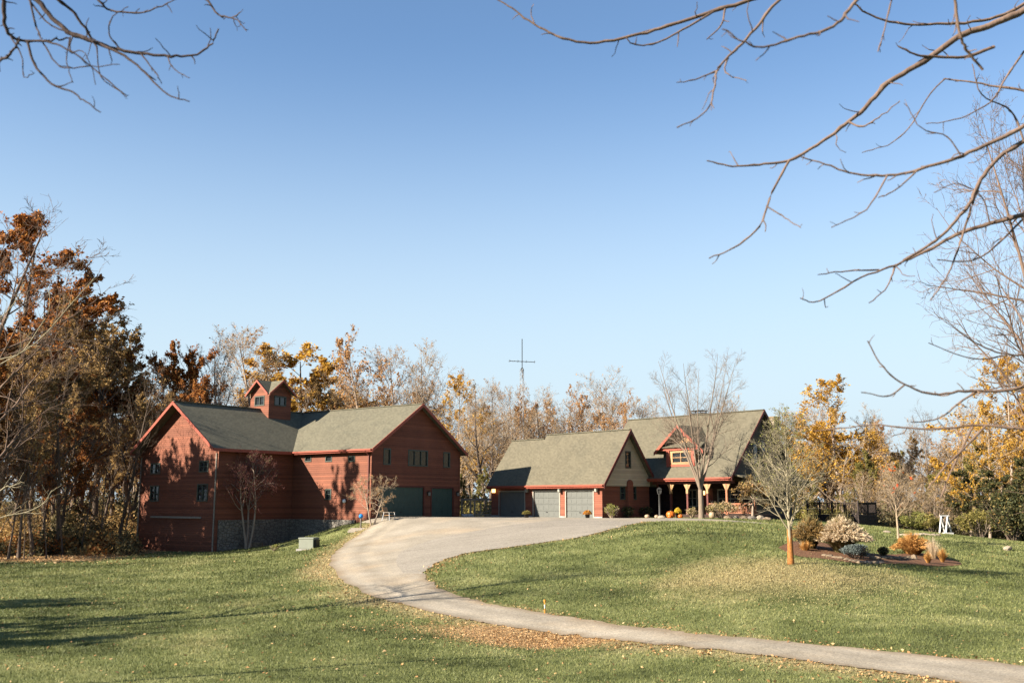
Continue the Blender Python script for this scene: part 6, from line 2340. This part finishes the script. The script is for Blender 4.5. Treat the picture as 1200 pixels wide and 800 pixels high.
def leaves(name, X, Y, mat, size, lift=0.05):
    rg = np.random.default_rng(len(X))
    Z = terrain(X, Y)
    on_drive = inside(drive_poly, X, Y)
    c = np.c_[X, Y, Z + np.where(on_drive, 0.045, rg.uniform(0.02, 0.02 + lift, len(X)))]
    u = unit(np.c_[rg.normal(size=(len(X), 2)), rg.normal(size=len(X)) * 0.35])
    v = unit(np.cross(u, np.c_[rg.normal(size=(len(X), 2)) * 0.35, np.ones(len(X))]))
    s = size * rg.uniform(0.6, 1.5, (len(X), 1))
    k = rg.uniform(0.5, 0.8, (len(X), 1))
    up = np.array([0, 0, 1.0]) * s * 0.18
    V = np.stack([c - u * s * 0.6, c + v * s * k * 0.6 + up * rg.uniform(0, 1, (len(X), 1)), c + u * s * 0.6 + up, c - v * s * k * 0.6 + up * rg.uniform(0, 1, (len(X), 1))], 1).reshape(-1, 3)
    o = np_mesh(name, V, np.arange(4 * len(X)).reshape(-1, 4), 4, M[mat])
    o['kind'] = 'stuff'
    return o


rg = np.random.default_rng(23)
# scattered over the lawn
X, Y = frustum_points(rg, 3400, 21, 80, 0.8)
dry, lit = masks(X, Y)
k = on_lawn(X, Y)
P_ = [np.c_[X[k], Y[k]]]
# along the driveway's outer edge and in the ditch
i = rg.integers(0, len(outer_c) - 1, 2600)
t = rg.uniform(0, 1, 2600)[:, None]
q = outer_c[i] * (1 - t) + outer_c[i + 1] * t
dv = outer_c[i + 1] - outer_c[i]
nrm_ = unit(np.c_[dv[:, 1], -dv[:, 0]])
off = np.abs(rg.normal(size=(2600, 1))) * 1.0 - 0.1
cand = [q + nrm_ * off, q - nrm_ * off]
tst = [inside(drive_poly, cc[:, 0], cc[:, 1]).mean() for cc in cand]
P_.append(cand[int(np.argmin(tst))])
Pd = np.vstack([np.c_[g_ditch[0] + rg.normal(size=5200) * 1.7, g_ditch[1] + rg.normal(size=5200) * 0.85], np.c_[g_ditch2[0] + rg.normal(size=1600) * 2.4, g_ditch2[1] + rg.normal(size=1600) * 0.8]])
Pd = Pd[~inside(drive_poly, Pd[:, 0], Pd[:, 1])]
leaves('fallen_leaves', Pd[:, 0], Pd[:, 1], 'leaf_fallen', 0.045, 0.02)
i = rg.integers(0, len(inner_c) - 1, 1800)
P_.append(inner_c[i] + rg.normal(size=(1800, 2)) * 0.3)
gt_ = on_ground(504, 663)
P_.append(gt_[:2] + rg.normal(size=(500, 2)) * np.array([0.9, 1.6]))
P_ = np.vstack(P_)
P_ = P_[(~inside(drive_poly, P_[:, 0], P_[:, 1])) | (rg.uniform(0, 1, len(P_)) < 0.04)]
leaves('fallen_leaves', P_[:, 0], P_[:, 1], 'leaf_fallen', 0.07, 0.03)
# leaf carpet under the wrapped tree
n = 24000
P_ = g_tree[:2] + rg.normal(size=(n, 2)) * np.array([2.9, 2.9])
leaves('fallen_leaves', P_[:, 0], P_[:, 1], 'leaf_fallen_pale', 0.033, 0.03)
# litter at the wood's edge and in the beds
X = rg.uniform(-48, -24, 16000)
Y = rg.uniform(66, 92, 16000)
d_, l_ = masks(X, Y)
k = (rg.uniform(0, 1, 16000) < l_ + 0.10) & on_lawn(X, Y)
leaves('fallen_leaves', X[k], Y[k], 'leaf_fallen', 0.12)
